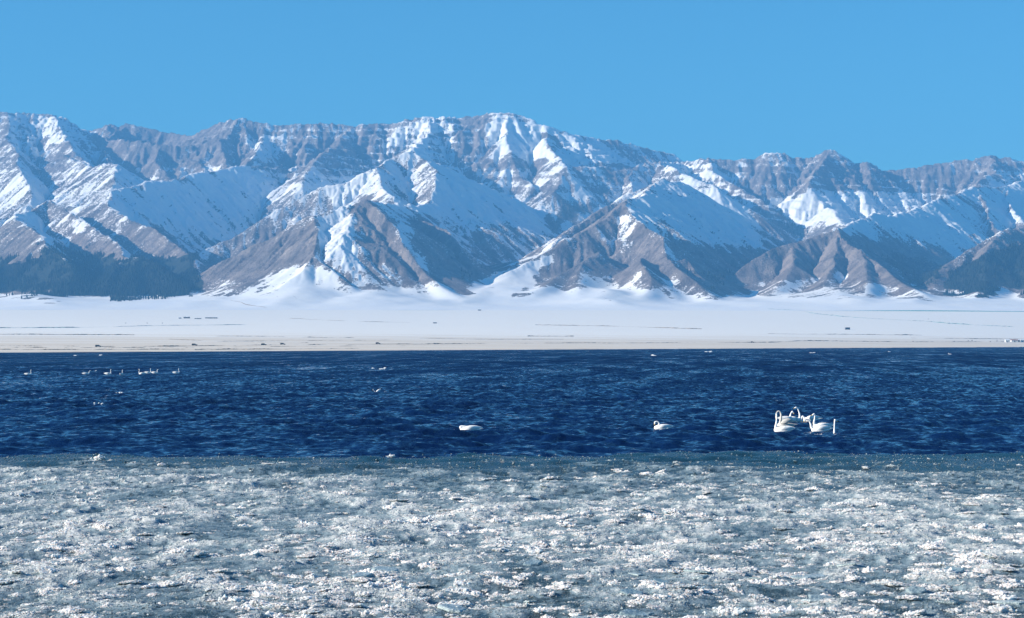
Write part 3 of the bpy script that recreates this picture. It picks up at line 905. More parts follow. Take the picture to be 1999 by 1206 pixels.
fr_ = np.clip(0.50 * scl_ * sd_ + 0.50 * (sd_ - 0.42) + 0.14 * rg.normal(0, 1, N) + (sd_ < 0.25) * 0.9 * rg.random(N) ** 2, 0, 1)
brash = gn_scatter('brash_ice', None, np.stack([sx, sy, sz + size * 0.10], -1), rot, sc3, idx, PROTO, fr_)

# puffs of frosted slush frozen together
def frost_mat(name, inst):
    m = Mat(name)
    tc = m.node('ShaderNodeTexCoord').outputs['Object']
    oi = m.node('ShaderNodeObjectInfo')
    if inst:
        at = m.node('ShaderNodeAttribute', attribute_name='fr'); at.attribute_type = 'INSTANCER'; fr = at.outputs['Fac']
    else: fr = m.math('MULTIPLY_ADD', oi.outputs['Random'], 0.5, 0.45)
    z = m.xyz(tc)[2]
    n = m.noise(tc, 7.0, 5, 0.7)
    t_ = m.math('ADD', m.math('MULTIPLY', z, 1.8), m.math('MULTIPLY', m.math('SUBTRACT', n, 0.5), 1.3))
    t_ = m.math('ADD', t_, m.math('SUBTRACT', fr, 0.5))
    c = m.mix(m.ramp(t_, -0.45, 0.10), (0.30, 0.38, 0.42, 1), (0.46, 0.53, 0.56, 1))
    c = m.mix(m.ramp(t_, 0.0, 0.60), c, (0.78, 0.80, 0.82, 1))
    m.set(sss=0.7); m.b.inputs['Subsurface Radius'].default_value = (0.6, 0.85, 1.0); m.b.inputs['Subsurface Scale'].default_value = 0.10
    m.set(color=c, rough=m.ramp(t_, -0.2, 0.6, 0.25, 0.65), ior=1.31, normal=m.bump(m.noise(tc, 9.0, 6, 0.75), 0.10, 0.5))
    return m.m
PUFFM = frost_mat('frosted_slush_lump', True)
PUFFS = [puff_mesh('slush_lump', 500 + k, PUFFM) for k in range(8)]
n_ = 44000
pyy = 892 + (1225 - 892) * rg.random(n_) ** 0.9
pY = row_D(pyy); pX = rg.uniform(-0.27, 0.27, n_) * pY
pd = ice_density(pX, pY)
pa = fbm(pX / 1.3, pY / 2.4, 271, 3)
kp = (rg.random(n_) < 0.05 + pd * (0.06 + 0.80 * smooth(0.44, 0.68, pa))) & (pY < edge_D(pX / pY) - 0.5)
pX, pY, pd, pa = pX[kp], pY[kp], pd[kp], pa[kp]
pz, _, _ = ice_z(pX, pY)
n_ = len(pX)
ps = np.clip(0.105 * np.exp(rg.normal(0, 0.60, n_)), 0.04, 0.48) * (0.8 + 0.4 * pd)
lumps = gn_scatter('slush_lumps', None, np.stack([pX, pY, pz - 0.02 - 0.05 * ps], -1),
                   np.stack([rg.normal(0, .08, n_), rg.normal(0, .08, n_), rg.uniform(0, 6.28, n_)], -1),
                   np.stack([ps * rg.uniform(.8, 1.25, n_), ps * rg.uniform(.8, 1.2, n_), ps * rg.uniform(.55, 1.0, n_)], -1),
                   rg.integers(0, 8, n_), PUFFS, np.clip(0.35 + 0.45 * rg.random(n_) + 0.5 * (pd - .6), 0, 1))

# --- the larger pieces, each one an object
rk_ = random.Random(29)
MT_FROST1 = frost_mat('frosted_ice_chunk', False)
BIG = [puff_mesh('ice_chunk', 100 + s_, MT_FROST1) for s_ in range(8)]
BIGP = [plate_mesh('ice_plate', 140 + s_, MT_CLEAR1) for s_ in range(5)]
cnt = 0
while cnt < 262:
    py = 905 + 300 * rk_.random() ** 0.75 if cnt < 230 else rk_.uniform(898, 918); px = rk_.uniform(-10, 2010)
    Y = float(row_D(py)); X = (px - 999.5) / FPX * Y
    dn_ = float(ice_density(np.array([X]), np.array([Y]))[0])
    if cnt < 230 and rk_.random() > 0.25 + dn_: continue
    zc_ = float(ice_z(np.array([X]), np.array([Y]))[0][0])
    pl = rk_.random() < (0.40 if py > 1100 and px > 700 else 0.03)
    s_ = rk_.uniform(0.24, 0.52) if not pl else rk_.uniform(0.3, 0.75)
    if cnt >= 230: s_ = rk_.uniform(.09, .17); pl = False
    o = bpy.data.objects.new('ice_plate' if pl else 'ice_chunk', rk_.choice(BIGP if pl else BIG))
    COL.objects.link(o)
    o.location = (X, Y, zc_ + s_ * (0.02 if pl else 0.0))
    o.rotation_euler = (rk_.gauss(0, .12), rk_.gauss(0, .12), rk_.uniform(0, 6.28))
    o.scale = (s_ * rk_.uniform(.9, 1.3), s_ * rk_.uniform(.7, 1.1), s_ * rk_.uniform(.4, .7))
    where_ = ('far slush near the blue water' if py < 985 else 'middle of the slush' if py < 1090 else 'nearest slush') + (' on the left' if px < 667 else ' in the centre' if px < 1333 else ' on the right')
    if pl: tag(o, 'thin glassy plate of clear ice, ' + where_, 'ice plate', 'clear ice plates in the slush')
    else: tag(o, 'rounded white lump of frosty ice, ' + where_, 'ice chunk', 'white ice lumps in the slush')
    cnt += 1
def lone(px, py, sx_, sy_, sz_, label, mesh):
    Y = row_D(py); X = (px - 999.5) / FPX * Y
    o = bpy.data.objects.new('ice_block', mesh); COL.objects.link(o)
    zc_ = float(ice_z(np.array([X]), np.array([Y]))[0][0])
    o.location = (X, Y, zc_ + sz_ * 0.2); o.scale = (sx_, sy_, sz_); o.rotation_euler = (0, 0, 0.4)
    tag(o, label, 'ice block')
lone(195, 904, .48, .42, .60, 'bright rounded ice block alone in the dark teal water off the left ice edge', BIG[0])
lone(315, 911, .32, .3, .32, 'small white ice block at the slush edge, right of the brightest block', BIG[2])
lone(553, 909, .34, .3, .34, 'small pale ice block on the slush edge left of centre', BIG[3])
lone(764, 897, .34, .3, .36, 'small white ice block at the rim where blue water meets slush, centre', BIG[4])
# ------------------------------------------------------------------ swans
import bmesh
m = Mat('swan_feathers')
tc = m.node('ShaderNodeTexCoord').outputs['Object']
sep = m.xyz(tc)
fn = m.noise(m.scale(tc, (3, 9, 9)), 1.6, 4, 0.6)
c = m.mix(m.ramp(fn, 0.35, 0.7), (0.87, 0.88, 0.90, 1), (0.76, 0.76, 0.76, 1))
m.set(color=c, rough=0.75, spec=0.2, normal=m.bump(m.noise(m.scale(tc, (8, 26, 26)), 1.0, 3, 0.6), 0.02, 0.5))
MT_SWAN = m.m
m = Mat('grey_swan_feathers')
tc = m.node('ShaderNodeTexCoord').outputs['Object']
m.set(color=m.mix(m.ramp(m.noise(m.scale(tc, (3, 9, 9)), 1.6, 4, 0.6), .35, .7), (0.58, 0.57, 0.55, 1), (0.42, 0.41, 0.40, 1)), rough=0.8, spec=0.2)
MT_GREY = m.m
m = Mat('bill_black'); m.set(color=(0.02, 0.02, 0.022, 1), rough=0.4); MT_BILL = m.m
m = Mat('bill_yellow'); m.set(color=(0.75, 0.52, 0.06, 1), rough=0.45); MT_YEL = m.m
m = Mat('swan_eye'); m.set(color=(0.01, 0.01, 0.01, 1), rough=0.1); MT_EYE = m.m

def catmull(P, n):
    P = [np.array(p, float) for p in P]
    Q = [2 * P[0] - P[1]] + P + [2 * P[-1] - P[-2]]
    out = []
    for i in range(1, len(Q) - 2):
        for k in range(n):
            t = k / n
            a, b, c_, d = Q[i - 1], Q[i], Q[i + 1], Q[i + 2]
            out.append(b + .5 * t * (c_ - a + t * (2 * a - 5 * b + 4 * c_ - d + t * (3 * (b - c_) + d - a))))
    out.append(P[-1])
    return out
def tube(path, radii, seg=12, cap=True):
    """path: 3-D points; radii: (side, up) per point"""
    vs, fs = [], []
    n = len(path)
    for i, p in enumerate(path):
        a = path[max(i - 1, 0)]; b = path[min(i + 1, n - 1)]
        t = Vector(b) - Vector(a); t.normalize()
        side = Vector((0, 1, 0)) if abs(t.y) < .9 else Vector((1, 0, 0))
        up = t.cross(side).normalized() * -1; side = up.cross(t).normalized() * -1
        ra, rb = radii[i]
        for k in range(seg):
            an = 6.28318 * k / seg
            vs.append(tuple(Vector(p) + side * math.cos(an) * ra + up * math.sin(an) * rb))
    for i in range(n - 1):
        for k in range(seg):
            j = (k + 1) % seg
            fs.append((i * seg + k, i * seg + j, (i + 1) * seg + j, (i + 1) * seg + k))
    fs.append(tuple(range(seg - 1, -1, -1))); fs.append(tuple(range((n - 1) * seg, n * seg)))
    return vs, fs
BODY = [(-.66, .17, .008, .008), (-.58, .155, .045, .018), (-.46, .13, .095, .055), (-.30, .10, .155, .115), (-.12, .08, .195, .155),
        (.06, .07, .205, .17), (.22, .075, .185, .165), (.34, .09, .14, .14), (.42, .11, .085, .10), (.46, .12, .03, .04)]
def swan_body(neck, headdir, sink=0.0, stretch=1.0):
    """body, neck and head as one skin; neck = (x, y, z) points from the breast to the head"""
    parts = []
    bp = catmull([(x, 0, z, a, b) for x, z, a, b in BODY], 3)
    parts.append(tube([tuple(q[:3]) for q in bp], [(max(q[3], .005), max(q[4], .005)) for q in bp], 16))
    npth = catmull([(x, y, z) for x, y, z in neck], 6)
    nn = len(npth)
    rad = [(lerp(.085, .040, min(1, (i / nn) * 2.0)) if i / nn < .5 else .038) for i in range(nn)]
    parts.append(tube([tuple(q) for q in npth], [(r_, r_) for r_ in rad], 12))
    h = Vector(npth[-1]); d = Vector(headdir).normalized()
    hp = [h - d * .05, h - d * .02, h + d * .03, h + d * .08, h + d * .115, h + d * .125]
    parts.append(tube([tuple(q) for q in hp], [(.022, .025), (.044, .046), (.050, .050), (.038, .038), (.024, .024), (.012, .012)], 12))
    vs, fs = [], []
    for v, f in parts:
        o = len(vs); vs += v; fs += [tuple(i + o for i in q) for q in f]
    me = bpy.data.meshes.new('tmp'); me.from_pydata(vs, [], fs)
    bm = bmesh.new(); bm.from_mesh(me); bmesh.ops.recalc_face_normals(bm, faces=bm.faces); bm.to_mesh(me); bm.free()
    t_ = bpy.data.objects.new('tmp', me); COL.objects.link(t_)
    rm = t_.modifiers.new('r', 'REMESH'); rm.mode = 'VOXEL'; rm.voxel_size = 0.016; rm.use_smooth_shade = True
    sm_ = t_.modifiers.new('s', 'SMOOTH'); sm_.iterations = 3; sm_.factor = .5
    dg = bpy.context.evaluated_depsgraph_get(); dg.update()
    out = bpy.data.meshes.new_from_object(t_.evaluated_get(dg))
    bpy.data.objects.remove(t_); bpy.data.meshes.remove(me)
    return out, h, d
def wing_verts(side, raise_=0.0, spread=0.0):
    """a folded wing: a long shell over the flank, tapering to the crossed tips above the tail"""
    st_ = [(.26, .10, .12, .02, .04), (.18, .155, .15, .035, .09), (.02, .185, .175, .045, .115), (-.16, .165, .19, .045, .105),
           (-.34, .115, .205, .038, .075), (-.50, .055, .205, .025, .04), (-.62, .02, .20, .010, .015)]
    path = [(x, side * (y + spread * (1 - abs(x + .1))), z + raise_ * (1 - abs(x + .15) * 1.3)) for x, y, z, a, b in st_]
    P_ = catmull([p_ + (q[3], q[4]) for p_, q in zip(path, st_)], 3)
    return tube([tuple(q[:3]) for q in P_], [(max(q[3], .006), max(q[4], .006)) for q in P_], 10)
def make_swan(label, px, py, yaw, neck, headdir, group=None, sink=0.0, wing=(0.0, 0.0), grey=False, scale=1.0, tilt=0.0, detail=True, z=None, cache={}):
    key = (tuple(neck), tuple(headdir))
    if key in cache: me, h, d = cache[key]
    else:
        me, h, d = swan_body(neck, headdir); cache[key] = (me, h, d)
    D = row_D(py); X = (px - 999.5) / FPX * D
    root = bpy.data.objects.new('swan', None); COL.objects.link(root)
    root.empty_display_size = 0.3
    zz = float(lake_z(np.array([X]), np.array([D]))[0])
    zz = (max(min(zz, 0.06), 0.0) + 0.10 * float(smooth(140, 260, D))) if z is None else z
    root.location = (X, D, zz - sink)
    root.rotation_euler = (0, R(tilt), R(yaw)); root.scale = (scale,) * 3
    tag(root, label, 'swan', group)
    b = bpy.data.objects.new('body', me.copy() if grey else me); COL.objects.link(b); b.parent = root
    if len(b.data.materials) == 0: b.data.materials.append(MT_GREY if grey else MT_SWAN)
    for s_ in (1, -1):
        v, f = wing_verts(s_, *wing)
        link_mesh('wing', v, f, MT_GREY if grey else MT_SWAN, root)
    # bill: black with a yellow base
    hp = [h + d * .105, h + d * .15]
    v, f = tube([tuple(q) for q in hp], [(.022, .026), (.019, .018)], 8)
    bill = link_mesh('bill', *tube([tuple(h + d * .145), tuple(h + d * .185), tuple(h + d * .225), tuple(h + d * .235)],
                                   [(.019, .018), (.018, .012), (.016, .009), (.006, .004)], 8), MT_BILL, root)
    link_mesh('bill_base', v, f, MT_YEL, bill)
    for s_ in (1, -1):
        e = h + d * .055 + Vector((0, .044 * s_, .012))
        link_mesh('eye', *tube([tuple(e - Vector((.008, 0, 0))), tuple(e), tuple(e + Vector((.008, 0, 0)))], [(.003, .003), (.008, .008), (.003, .003)], 8), MT_EYE, root)
    return root
UP = [(.34, 0, .10), (.42, 0, .20), (.41, 0, .36), (.385, 0, .54), (.39, 0, .68), (.41, 0, .74)]
UPF = [(.34, 0, .10), (.43, 0, .18), (.46, 0, .32), (.40, 0, .50), (.37, 0, .66), (.40, 0, .75)]
HOOK = [(.34, 0, .10), (.42, 0, .20), (.40, 0, .38), (.40, 0, .52), (.46, 0, .62), (.52, 0, .61)]
BENT = [(.34, 0, .10), (.43, 0, .20), (.44, 0, .34), (.50, 0, .48), (.58, 0, .57), (.62, 0, .56)]
gn = 'swans swimming close together on the right'
make_swan('front swan of the right group, low white body, slim neck held straight up', 1529, 842.5, 168,
          [(.34, 0, .10), (.37, 0, .25), (.34, 0, .45), (.33, 0, .65), (.33, 0, .80), (.33, 0, .86)], (-.15, -.5, -.5), gn)
make_swan('swan with greyish raised wings and neck arched over like a hook, behind the front swan', 1534, 836, 176,
          [(.30, 0, .16), (.27, 0, .34), (.24, 0, .58), (.27, 0, .76), (.37, 0, .84), (.47, 0, .76), (.50, 0, .64), (.50, 0, .56)], (.02, 0, -1), gn, wing=(.17, .05), grey=True)
make_swan('swan leaning its neck right, between the arched swan and the tallest one', 1538, 823, 12,
          [(.15, 0, .12), (.15, 0, .26), (.17, 0, .40), (.22, 0, .50), (.27, 0, .54)], (.5, -.3, -.7), gn)
make_swan('tallest swan of the right group, neck upright, dark bill pointing left', 1549, 822.5, 4,
          [(.34, 0, .10), (.37, 0, .25), (.35, 0, .45), (.29, 0, .62), (.24, 0, .74), (.16, 0, .79)], (-1, 0, -.25), gn)
make_swan('preening swan with its head bent low to the breast, behind the right group', 1584, 822, 178,
          [(.34, 0, .12), (.44, 0, .22), (.50, 0, .28), (.55, 0, .22), (.56, 0, .15)], (.1, 0, -1), gn, wing=(.05, .02))
make_swan('large bright swan facing left with its neck curved forward and folded wing tips showing', 1602, 842.5, 180,
          [(.36, 0, .12), (.46, 0, .22), (.50, 0, .38), (.58, 0, .54), (.68, 0, .63), (.76, 0, .62)], (.75, 0, -.75), gn, wing=(.03, 0))
make_swan('swan half hidden behind the large bright one, only its upright neck and head clear', 1604, 836, 182,
          [(.34, 0, .10), (.40, 0, .28), (.37, 0, .48), (.36, 0, .66), (.40, 0, .74)], (.9, 0, -.45), gn)
make_swan('swan sunk in a wave trough at far right, only the straight neck visible', 1629, 846, 82,
          [(.05, 0, .12), (.04, 0, .35), (.03, 0, .60), (.03, -.01, .90), (.04, -.03, 1.0)], (.25, -.9, -.45), gn, sink=0.34, z=0.0)
make_swan('sleeping swan with its head tucked into its back, alone near the centre', 917, 843, 180,
          [(.36, 0, .14), (.44, 0, .22), (.40, .03, .27), (.26, .06, .27), (.08, .07, .25)], (-1, .1, -.15), wing=(.02, .01), scale=1.05)
make_swan('lone swan facing left with its neck coiled back and head lowered, right of centre', 1293, 838, 180,
          [(.38, 0, .10), (.34, 0, .15), (.24, 0, .20), (.18, 0, .32), (.24, 0, .42), (.36, 0, .44), (.41, 0, .40)], (.25, 0, -.95), wing=(0, 0), scale=.92)
make_swan('dipping swan, only tail and back showing, far off left of centre', 738, 766, 200, UP, (.9, 0, -.2), sink=0.06, scale=.60, tilt=34)
gl_ = 'swans strung out in a line on the left'
for lab, px, py, yaw, nk, hd in [
    ('leftmost swan of the distant line, dim body facing right', 55, 733, 8, UP, (.9, 0, -.3)),
    ('second swan from the left in the distant line, leaning its neck right', 168, 733, 12, BENT, (.9, 0, -.2)),
    ('third swan from the left in the distant line, low body with its head turned right', 211, 733, 0, UP, (1, 0, -.15)),
    ('fourth swan from the left in the distant line, plump and seen end on', 237, 733, 80, UP, (.9, 0, -.3)),
    ('distant swan facing left with a tall neck, left end of the close trio', 277, 731.5, 178, UPF, (.9, 0, -.3)),
    ('distant swan in the middle of the close trio, straight neck at its right', 289, 730.5, 4, UP, (.7, .4, -.3)),
    ('distant swan with its head hooked to the right, right end of the close trio', 302, 730, 2, HOOK, (.9, 0, -.5)),
    ('rightmost swan of the distant line, slim neck upright, apart from the trio', 344, 730, 6, UPF, (.8, .3, -.2))]:
    make_swan(lab, px, py, yaw, nk, hd, gl_, scale=.92)

# --- foam flecks on the breaking crests
fv, ff_ = [], []
fr = random.Random(8)
def foam_run(px0, px1, py, n, w=0.25):
    w *= 0.55
    for _ in range(n):
        px = fr.uniform(px0, px1); q = py + fr.gauss(0, .35)
        D = row_D(q); X = (px - 999.5) / FPX * D
        z = float(lake_z(np.array([X]), np.array([D]))[0]) + 0.03
        s_ = w * fr.uniform(.4, 1.3)
        o = len(fv); k_ = 6
        fv.append((X, D, z + s_ * .35))
        for k in range(k_):
            a = 6.283 * k / k_; r_ = s_ * fr.uniform(.6, 1.2)
            fv.append((X + math.cos(a) * r_ * 1.4, D + math.sin(a) * r_, z - 0.05))
        for k in range(k_): ff_.append((o, o + 1 + k, o + 1 + (k + 1) % k_))
for a in [(742, 752, 721, 22, .35), (726, 732, 720, 7, .3), (219, 240, 770, 26, .16), (252, 275, 768.5, 14, .12), (725, 740, 771, 5, .1), (745, 754, 767, 5, .1),
          (1378, 1390, 687, 8, 1.2), (1273, 1280, 694, 7, .9), (145, 152, 694, 8, .8), (193, 200, 693, 8, .8), (182, 190, 724, 6, .3),
          (184, 200, 790, 8, .12), (1580, 1592, 689, 9, .9), (1850, 1856, 691, 8, 1.0), (1733, 1740, 687, 6, .9), (1550, 1560, 828, 4, .05),
          (1590, 1605, 846, 6, .06), (897, 925, 845.5, 9, .06), (1280, 1305, 839.5, 10, .06)]:
    foam_run(*a)
fm_ = Mat('foam'); fm_.set(color=(0.8, 0.82, 0.83, 1), rough=0.8)
foam = link_mesh('foam', fv, ff_, fm_.m); tag(foam, kind='stuff')
# ------------------------------------------------------------------ things on the far shore
def find_ground(px, py):
    """distance where the land meets the ray through a point of the photograph"""
    u = (px - 999.5) / FPX
    D = np.linspace(float(shore_D(np.array(u))) + 2, 6200, 6000)
    z = ground_z(u * D, D)
    rows = HOR - (z - CAM_H) * FPX / D
    k = np.argmax(rows <= py)
    return float(D[k])
def place(px, py):
    D = find_ground(px, py); X = (px - 999.5) / FPX * D
    return X, D, float(ground_z(np.array([X]), np.array([D]))[0])
def plainmat(name, c, r_=.6):
    m = Mat(name)
    n = m.noise(m.pos(), 1.5, 3)
    m.set(color=m.mix(m.ramp(n, .3, .7), tuple(v * .85 for v in c[:3]) + (1,), c), rough=r_)
    return m.m
M_DARK = plainmat('dark_paint', (0.035, 0.04, 0.055, 1), .3); M_GLS = plainmat('dark_glass', (0.02, 0.03, 0.04, 1), .1)
M_TYR = plainmat('rubber', (0.02, 0.02, 0.02, 1), .8); M_WHT = plainmat('white_panel', (0.80, 0.79, 0.76, 1), .6)
M_RED = plainmat('rust_red_roof', (0.36, 0.17, 0.12, 1), .7); M_GRY = plainmat('grey_mud_wall', (0.22, 0.20, 0.19, 1), .9); M_SNR = plainmat('snowy_roof', (0.8, 0.82, 0.85, 1), .9)
def box(x0, x1, y0, y1, z0, z1):
    v = [(x, y, z) for z in (z0, z1) for x, y in ((x0, y0), (x1, y0), (x1, y1), (x0, y1))]
    return v, [(3, 2, 1, 0), (4, 5, 6, 7), (0, 1, 5, 4), (1, 2, 6, 5), (2, 3, 7, 6), (3, 0, 4, 7)]
def prism(prof, y0, y1):
    n = len(prof)
    v = [(x, y0, z) for x, z in prof] + [(x, y1, z) for x, z in prof]
    f = [tuple(range(n)), tuple(range(2 * n - 1, n - 1, -1))] + [(i, n + i, n + (i + 1) % n, (i + 1) % n) for i in range(n)]
    return v, f
def root_at(name, px, py, label, cat, group=None, yaw=0):
    X, D, z = place(px, py)
    o = bpy.data.objects.new(name, None); COL.objects.link(o); o.location = (X, D, z); o.rotation_euler = (0, 0, R(yaw))
    return tag(o, label, cat, group)
def car(px, py, label):
    r_ = root_at('parked_car', px, py, label, 'car', 'dark vehicles along the far shore')
    link_mesh('car_body', *prism([(-2.2, .35), (2.2, .35), (2.25, .8), (1.4, 1.0), (-2.2, 1.05)], -.85, .85), M_DARK, r_, False)
    link_mesh('cabin', *prism([(-2.0, 1.05), (1.0, 1.02), (.4, 1.6), (-1.8, 1.65)], -.75, .75), M_GLS, r_, False)
    for x in (-1.35, 1.35):
        for y in (-.8, .8):
            v, f = tube([(x, y - .1, .33), (x, y + .1, .33)], [(.33, .33)] * 2, 10)
            link_mesh('wheel', v, f, M_TYR, r_)
car(192, 677.5, 'dark car on the left shore, nearest to the left edge of the picture')
car(380, 674.5, 'small dark car on the far shore left of the middle stretch')
car(515, 674, 'small dark car under the wooded mountain foot, near the farm')
car(552, 673, 'small dark car just right of the one below the farm')
car(738, 671.5, 'dark car standing alone in front of the central pyramid mountain')
car(1469, 669, 'dark car standing alone between the two right-hand pyramid mountains')
def hut(px, py, w, d, h, label, wall, roof, group, gable=True):
    r_ = root_at('hut' if w < 9 else 'farm_building', px, py, label, 'building', group)
    link_mesh('wall', *box(-w / 2, w / 2, 0, d, -.4, h), wall, r_, False)
    if gable:
        v, f = prism([(-.3, h), (d / 2, h + 1.3), (d + .3, h)], -w / 2 - .3, w / 2 + .3)
        v = [(y, x, z) for x, y, z in v]
    else:
        v, f = box(-w / 2 - .2, w / 2 + .2, -.2, d + .2, h, h + .25)
    link_mesh('roof', v, f, roof, r_, False)
    link_mesh('door', *box(-w * .1, w * .1, -.06, -.01, 0, min(2, h * .8)), M_DARK, r_, False)
    for s_ in (-1, 1):
        link_mesh('window', *box(s_ * w * .3 - w * .06, s_ * w * .3 + w * .06, -.06, -.01, h * .4, h * .75), M_GLS, r_, False)
fg = 'farm buildings on the snow plain'
hut(351, 622, 5, 4, 2.2, 'smallest farm shed, left end of the row on the white plain', M_GRY, M_SNR, fg)
hut(364, 621.5, 12, 6, 3.2, 'grey farmhouse with a snowy gable, second from left on the white plain', M_GRY, M_SNR, fg)
hut(386, 622.5, 13, 5, 1.6, 'long low grey farm shed in the middle of the row on the white plain', M_GRY, M_SNR, fg, False)
hut(412, 621.5, 24, 6, 2.2, 'longest grey farm barn, right end of the row on the white plain', M_GRY, M_SNR, fg, False)
hut(936, 606, 8, 5, 2.5, 'lone grey hut high on the snow plain below the middle valley', M_GRY, M_SNR, None)
hut(849, 631, 7, 4, 1.8, 'small grey hut low on the snow plain right of centre foot', M_GRY, M_SNR, None, False)
hut(1655, 643, 8, 6, 3.5, 'small dark square hut on the plain below the right pyramid mountain', M_DARK, M_GRY, None, False)
cg = 'cabins of the lakeside camp at the right edge'
hut(1967, 668, 6, 5, 3.4, 'leftmost white cabin of the lakeside camp', M_WHT, M_SNR, cg)
hut(1981, 667.5, 10, 6, 2.6, 'wide white cabin with a rust-red roof in the lakeside camp', M_WHT, M_RED, cg)
hut(1988, 667.3, 5, 5, 3.0, 'dark cabin just right of the red roof in the lakeside camp', M_DARK, M_SNR, cg)
hut(1996, 667.5, 6, 5, 3.2, 'rightmost white cabin of the lakeside camp, cut by the picture edge', M_WHT, M_SNR, cg)

# boulders / bushes that dot the shore
bo = [(1782, 667), (1890, 665.5), (1897, 665), (1933, 667), (1946, 666), (1862, 667), (245, 631), (287, 631), (317, 631), (1812, 623)]
m_b = lump_mesh('shrub', 333, 2, flat=.7, jag=.8, mat=M_GRY)
for px, py in bo:
    X, D, z = place(px, py)
    o = bpy.data.objects.new('shrub', m_b); COL.objects.link(o); o.location = (X, D, z + .5); o.scale = (2.4, 2.0, 2.4)
    tag(o, 'tiny dark shrub dotting the snowy far shore', 'shrub', 'dark shrubs on the far shore')

# ribbons that cross the plain: stream, tracks
def ribbon(name, pts, h, mat, kind='structure', wob=0.0, gap=0.35, seed=1):
    """a low bank of tussocks, ditch spoil or stream bank following the land; broken here and there"""
    P = []
    for (xa, ya), (xb, yb) in zip(pts[:-1], pts[1:]):
        n = max(int(abs(xb - xa) / 3), 1)
        for k in range(n): P.append((xa + (xb - xa) * k / n, ya + (yb - ya) * k / n))
    P.append(pts[-1])
    rr = random.Random(len(P) * 7 + seed)
    v, f = [], []
    for k, (px, py) in enumerate(P):
        X, D, _ = place(px, py + rr.uniform(-wob, wob))
        hh = 0.55 * h * max(0.0, float(fbm(np.array([px / 34.0]), np.array([py / 9.0 + seed]), 401, 3)[0]) * 2.6 - 0.72 - gap) * rr.uniform(.6, 1.2)
        for dy, dz in ((0, -.3), (1.5, hh), (5, hh * .9), (9, -.3)):
            v.append((X, D + dy, float(ground_z(np.array([X]), np.array([D + dy]))[0]) + dz))
        if k:
            for q in range(3): f.append((4 * k - 4 + q, 4 * k + q, 4 * k + q + 1, 4 * k - 3 + q))
    o = link_mesh(name, v, f, mat); tag(o, kind=kind); return o
M_STREAM = plainmat('stream_ice', (0.16, 0.30, 0.29, 1), .3); M_TRACK = plainmat('bare_track', (0.26, 0.21, 0.16, 1), .9)
M_DITCH = plainmat('snow_blue', (0.8, 0.82, 0.85, 1), .9)
ribbon('stream', [(1500, 603), (1570, 606), (1582, 611), (1650, 618), (1705, 622), (1810, 627), (1848, 631), (1900, 634), (2030, 640)], 1.7, M_STREAM, wob=.4, gap=0)
ribbon('stream', [(-40, 640), (40, 639.5), (150, 639), (330, 635), (480, 633.5)], 1.6, M_STREAM, wob=.15, gap=.1)
TR = [([(-40, 675), (110, 676), (200, 677), (330, 676.5), (380, 675.5), (500, 674), (700, 672.5), (760, 671.5), (900, 671), (1050, 670), (1150, 669.5)], 1.0, 0),
      ([(-40, 677.5), (110, 679), (300, 678.5), (420, 678), (560, 676.5), (800, 675)], .9, .1),
      ([(1500, 668.5), (1560, 665.5), (1640, 666), (1760, 667.5), (1860, 667.5), (1960, 667)], 1.6, 0),
      ([(-40, 682), (100, 682.5), (260, 682), (430, 681.5), (560, 681), (700, 680)], .6, -.1),
      ([(380, 683), (450, 682), (560, 681.5)], .7, -.2),
      ([(-40, 652), (60, 652), (120, 652.5), (260, 653)], 1.4, .2), ([(330, 662), (470, 668), (600, 669)], 1.0, .2),
      ([(300, 667), (500, 666), (640, 665), (760, 664)], .9, .2), ([(420, 656), (520, 657), (640, 659), (690, 659)], 1.2, .15),
      ([(1030, 656), (1080, 656), (1120, 656)], 1.5, .1), ([(1500, 651), (1560, 652), (1720, 653), (1800, 654)], 1.6, .2),
      ([(1100, 669), (1200, 670), (1330, 669), (1499, 668.5)], 1.1, .1), ([(820, 660), (960, 662), (1100, 662)], 1.0, .25),
      ([(1045, 634), (1100, 635), (1165, 636), (1215, 637), (1300, 640), (1370, 642)], 2.2, .1),
      ([(565, 621), (640, 625), (720, 628), (800, 629)], 2.0, .15), ([(450, 586), (470, 590), (480, 595), (520, 600)], 2.5, .1), ([(1780, 660), (1900, 661), (2030, 662)], 1.2, .25)]
for k_, (pts_, h_, g_) in enumerate(TR):
    ribbon('grass_bank', pts_, h_, M_TRACK, wob=.15, gap=g_, seed=k_)

# --- conifers on the shaded feet of the mountains
def tree_mesh(seed):
    rr = random.Random(seed); v, f = [], []
    def cone(z0, z1, r0):
        o = len(v); n = 7
        for k in range(n):
            a = 6.283 * k / n; q = r0 * rr.uniform(.75, 1.2)
            v.append((math.cos(a) * q, math.sin(a) * q, z0 + rr.uniform(-.3, .3)))
        v.append((rr.uniform(-.1, .1), 0, z1))
        for k in range(n): f.append((o + k, o + (k + 1) % n, o + n))
    cone(1.5, 7, 2.6); cone(4.5, 10.5, 2.0); cone(8, 14, 1.25)
    o = len(v)
    for k in range(4):
        a = 6.283 * k / 4; v.append((math.cos(a) * .3, math.sin(a) * .3, -1))
    v.append((0, 0, 5))
    for k in range(4): f.append((o + k, o + (k + 1) % 4, o + 4))
    me = bpy.data.meshes.new('conifer'); me.from_pydata(v, [], f); me.materials.append(M_TREE); me.update()
    return me
mt = Mat('conifer_green')
oi = mt.node('ShaderNodeObjectInfo')
mt.set(color=mt.mix(oi.outputs['Random'], (0.012, 0.020, 0.018, 1), (0.03, 0.038, 0.030, 1)), rough=.9, spec=.1)
M_TREE = mt.m
trees = [tree_mesh(s_) for s_ in range(4)]
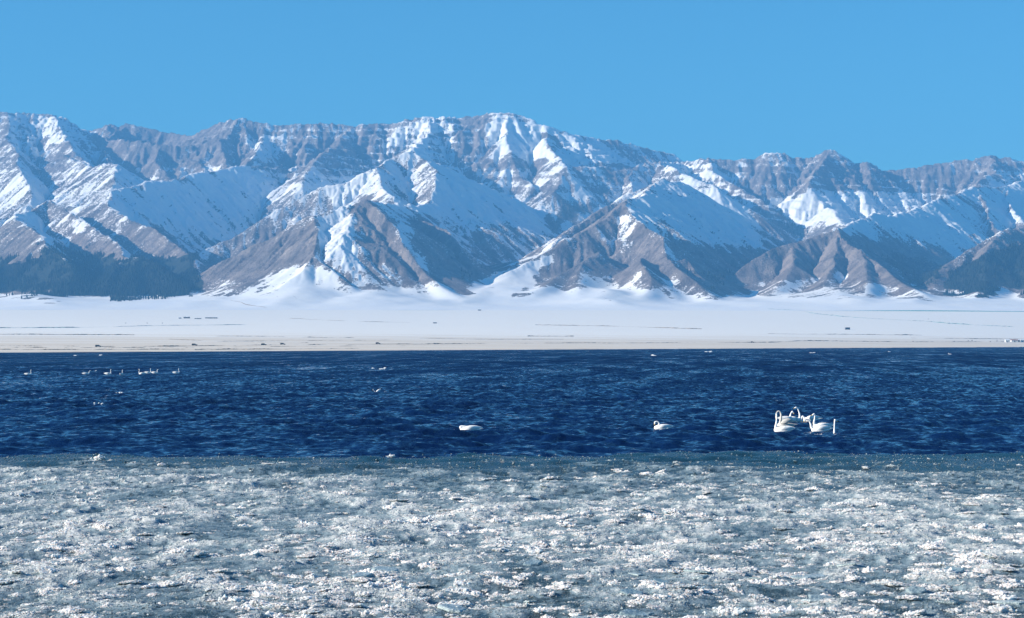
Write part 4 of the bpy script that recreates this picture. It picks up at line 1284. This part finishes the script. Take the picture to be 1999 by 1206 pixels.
fmask = np.clip((fm - 0.25) * 1.4, 0, 1) * (fbm(TX / 45, TY / 60, 301, 3) > 0.42 + 0.16 * (1 - fm)) * (rel > 4) * (rel < 420)
area = (np.gradient(TX, axis=1) * np.gradient(TY, axis=0)).ravel() * fmask.ravel()
cum = np.cumsum(area); nT = 16000
pick = np.searchsorted(cum, rg.random(nT) * cum[-1])
jx = rg.normal(0, 2.0, nT); jy = rg.normal(0, 4.0, nT)
tx_, ty_ = TX.ravel()[pick] + jx, TY.ravel()[pick] + jy
# the belt of trees that steps out on to the snow
bx = rg.uniform(215, 372, 900); by = rg.uniform(0, 1, 900)
bD = 5600 + 420 * by ** .6 + (bx - 215) * 1.2 + 160 * (fbm(bx / 25, by * 0, 311, 3) - .3)
tx_ = np.concatenate([tx_, (bx - 999.5) / FPX * bD]); ty_ = np.concatenate([ty_, bD])
tz_ = ground_z(tx_, ty_)
nT = len(tx_)
ts = rg.uniform(.55, 1.15, nT)
forest = gn_scatter('conifer_forest', None, np.stack([tx_, ty_, tz_ - .3], -1),
                    np.stack([rg.normal(0, .03, nT), rg.normal(0, .03, nT), rg.uniform(0, 6.28, nT)], -1),
                    np.stack([ts * 1.15, ts * 1.15, ts], -1), rg.integers(0, 4, nT), trees)
# ------------------------------------------------------------------ haze
hz_top = float(TZ.max()) + 25
hv = [(x, y, z) for z in (-4.0, hz_top) for x, y in ((-3400, -60), (3400, -60), (3400, 10950), (-3400, 10950))]
hf = [(0, 3, 2, 1), (4, 5, 6, 7), (0, 1, 5, 4), (1, 2, 6, 5), (2, 3, 7, 6), (3, 0, 4, 7)]
hm = bpy.data.materials.new('haze'); hm.use_nodes = True
hn = hm.node_tree.nodes
hn.remove(hn['Principled BSDF'])
pv = hn.new('ShaderNodeVolumePrincipled')
pv.inputs['Color'].default_value = (0.16, 0.50, 1.0, 1)
pv.inputs['Density'].default_value = 9.0e-5
pv.inputs['Anisotropy'].default_value = 0.0
hm.node_tree.links.new(pv.outputs[0], hn['Material Output'].inputs['Volume'])
hz = link_mesh('haze', hv, hf, hm, smooth_=False)
tag(hz, kind='stuff')
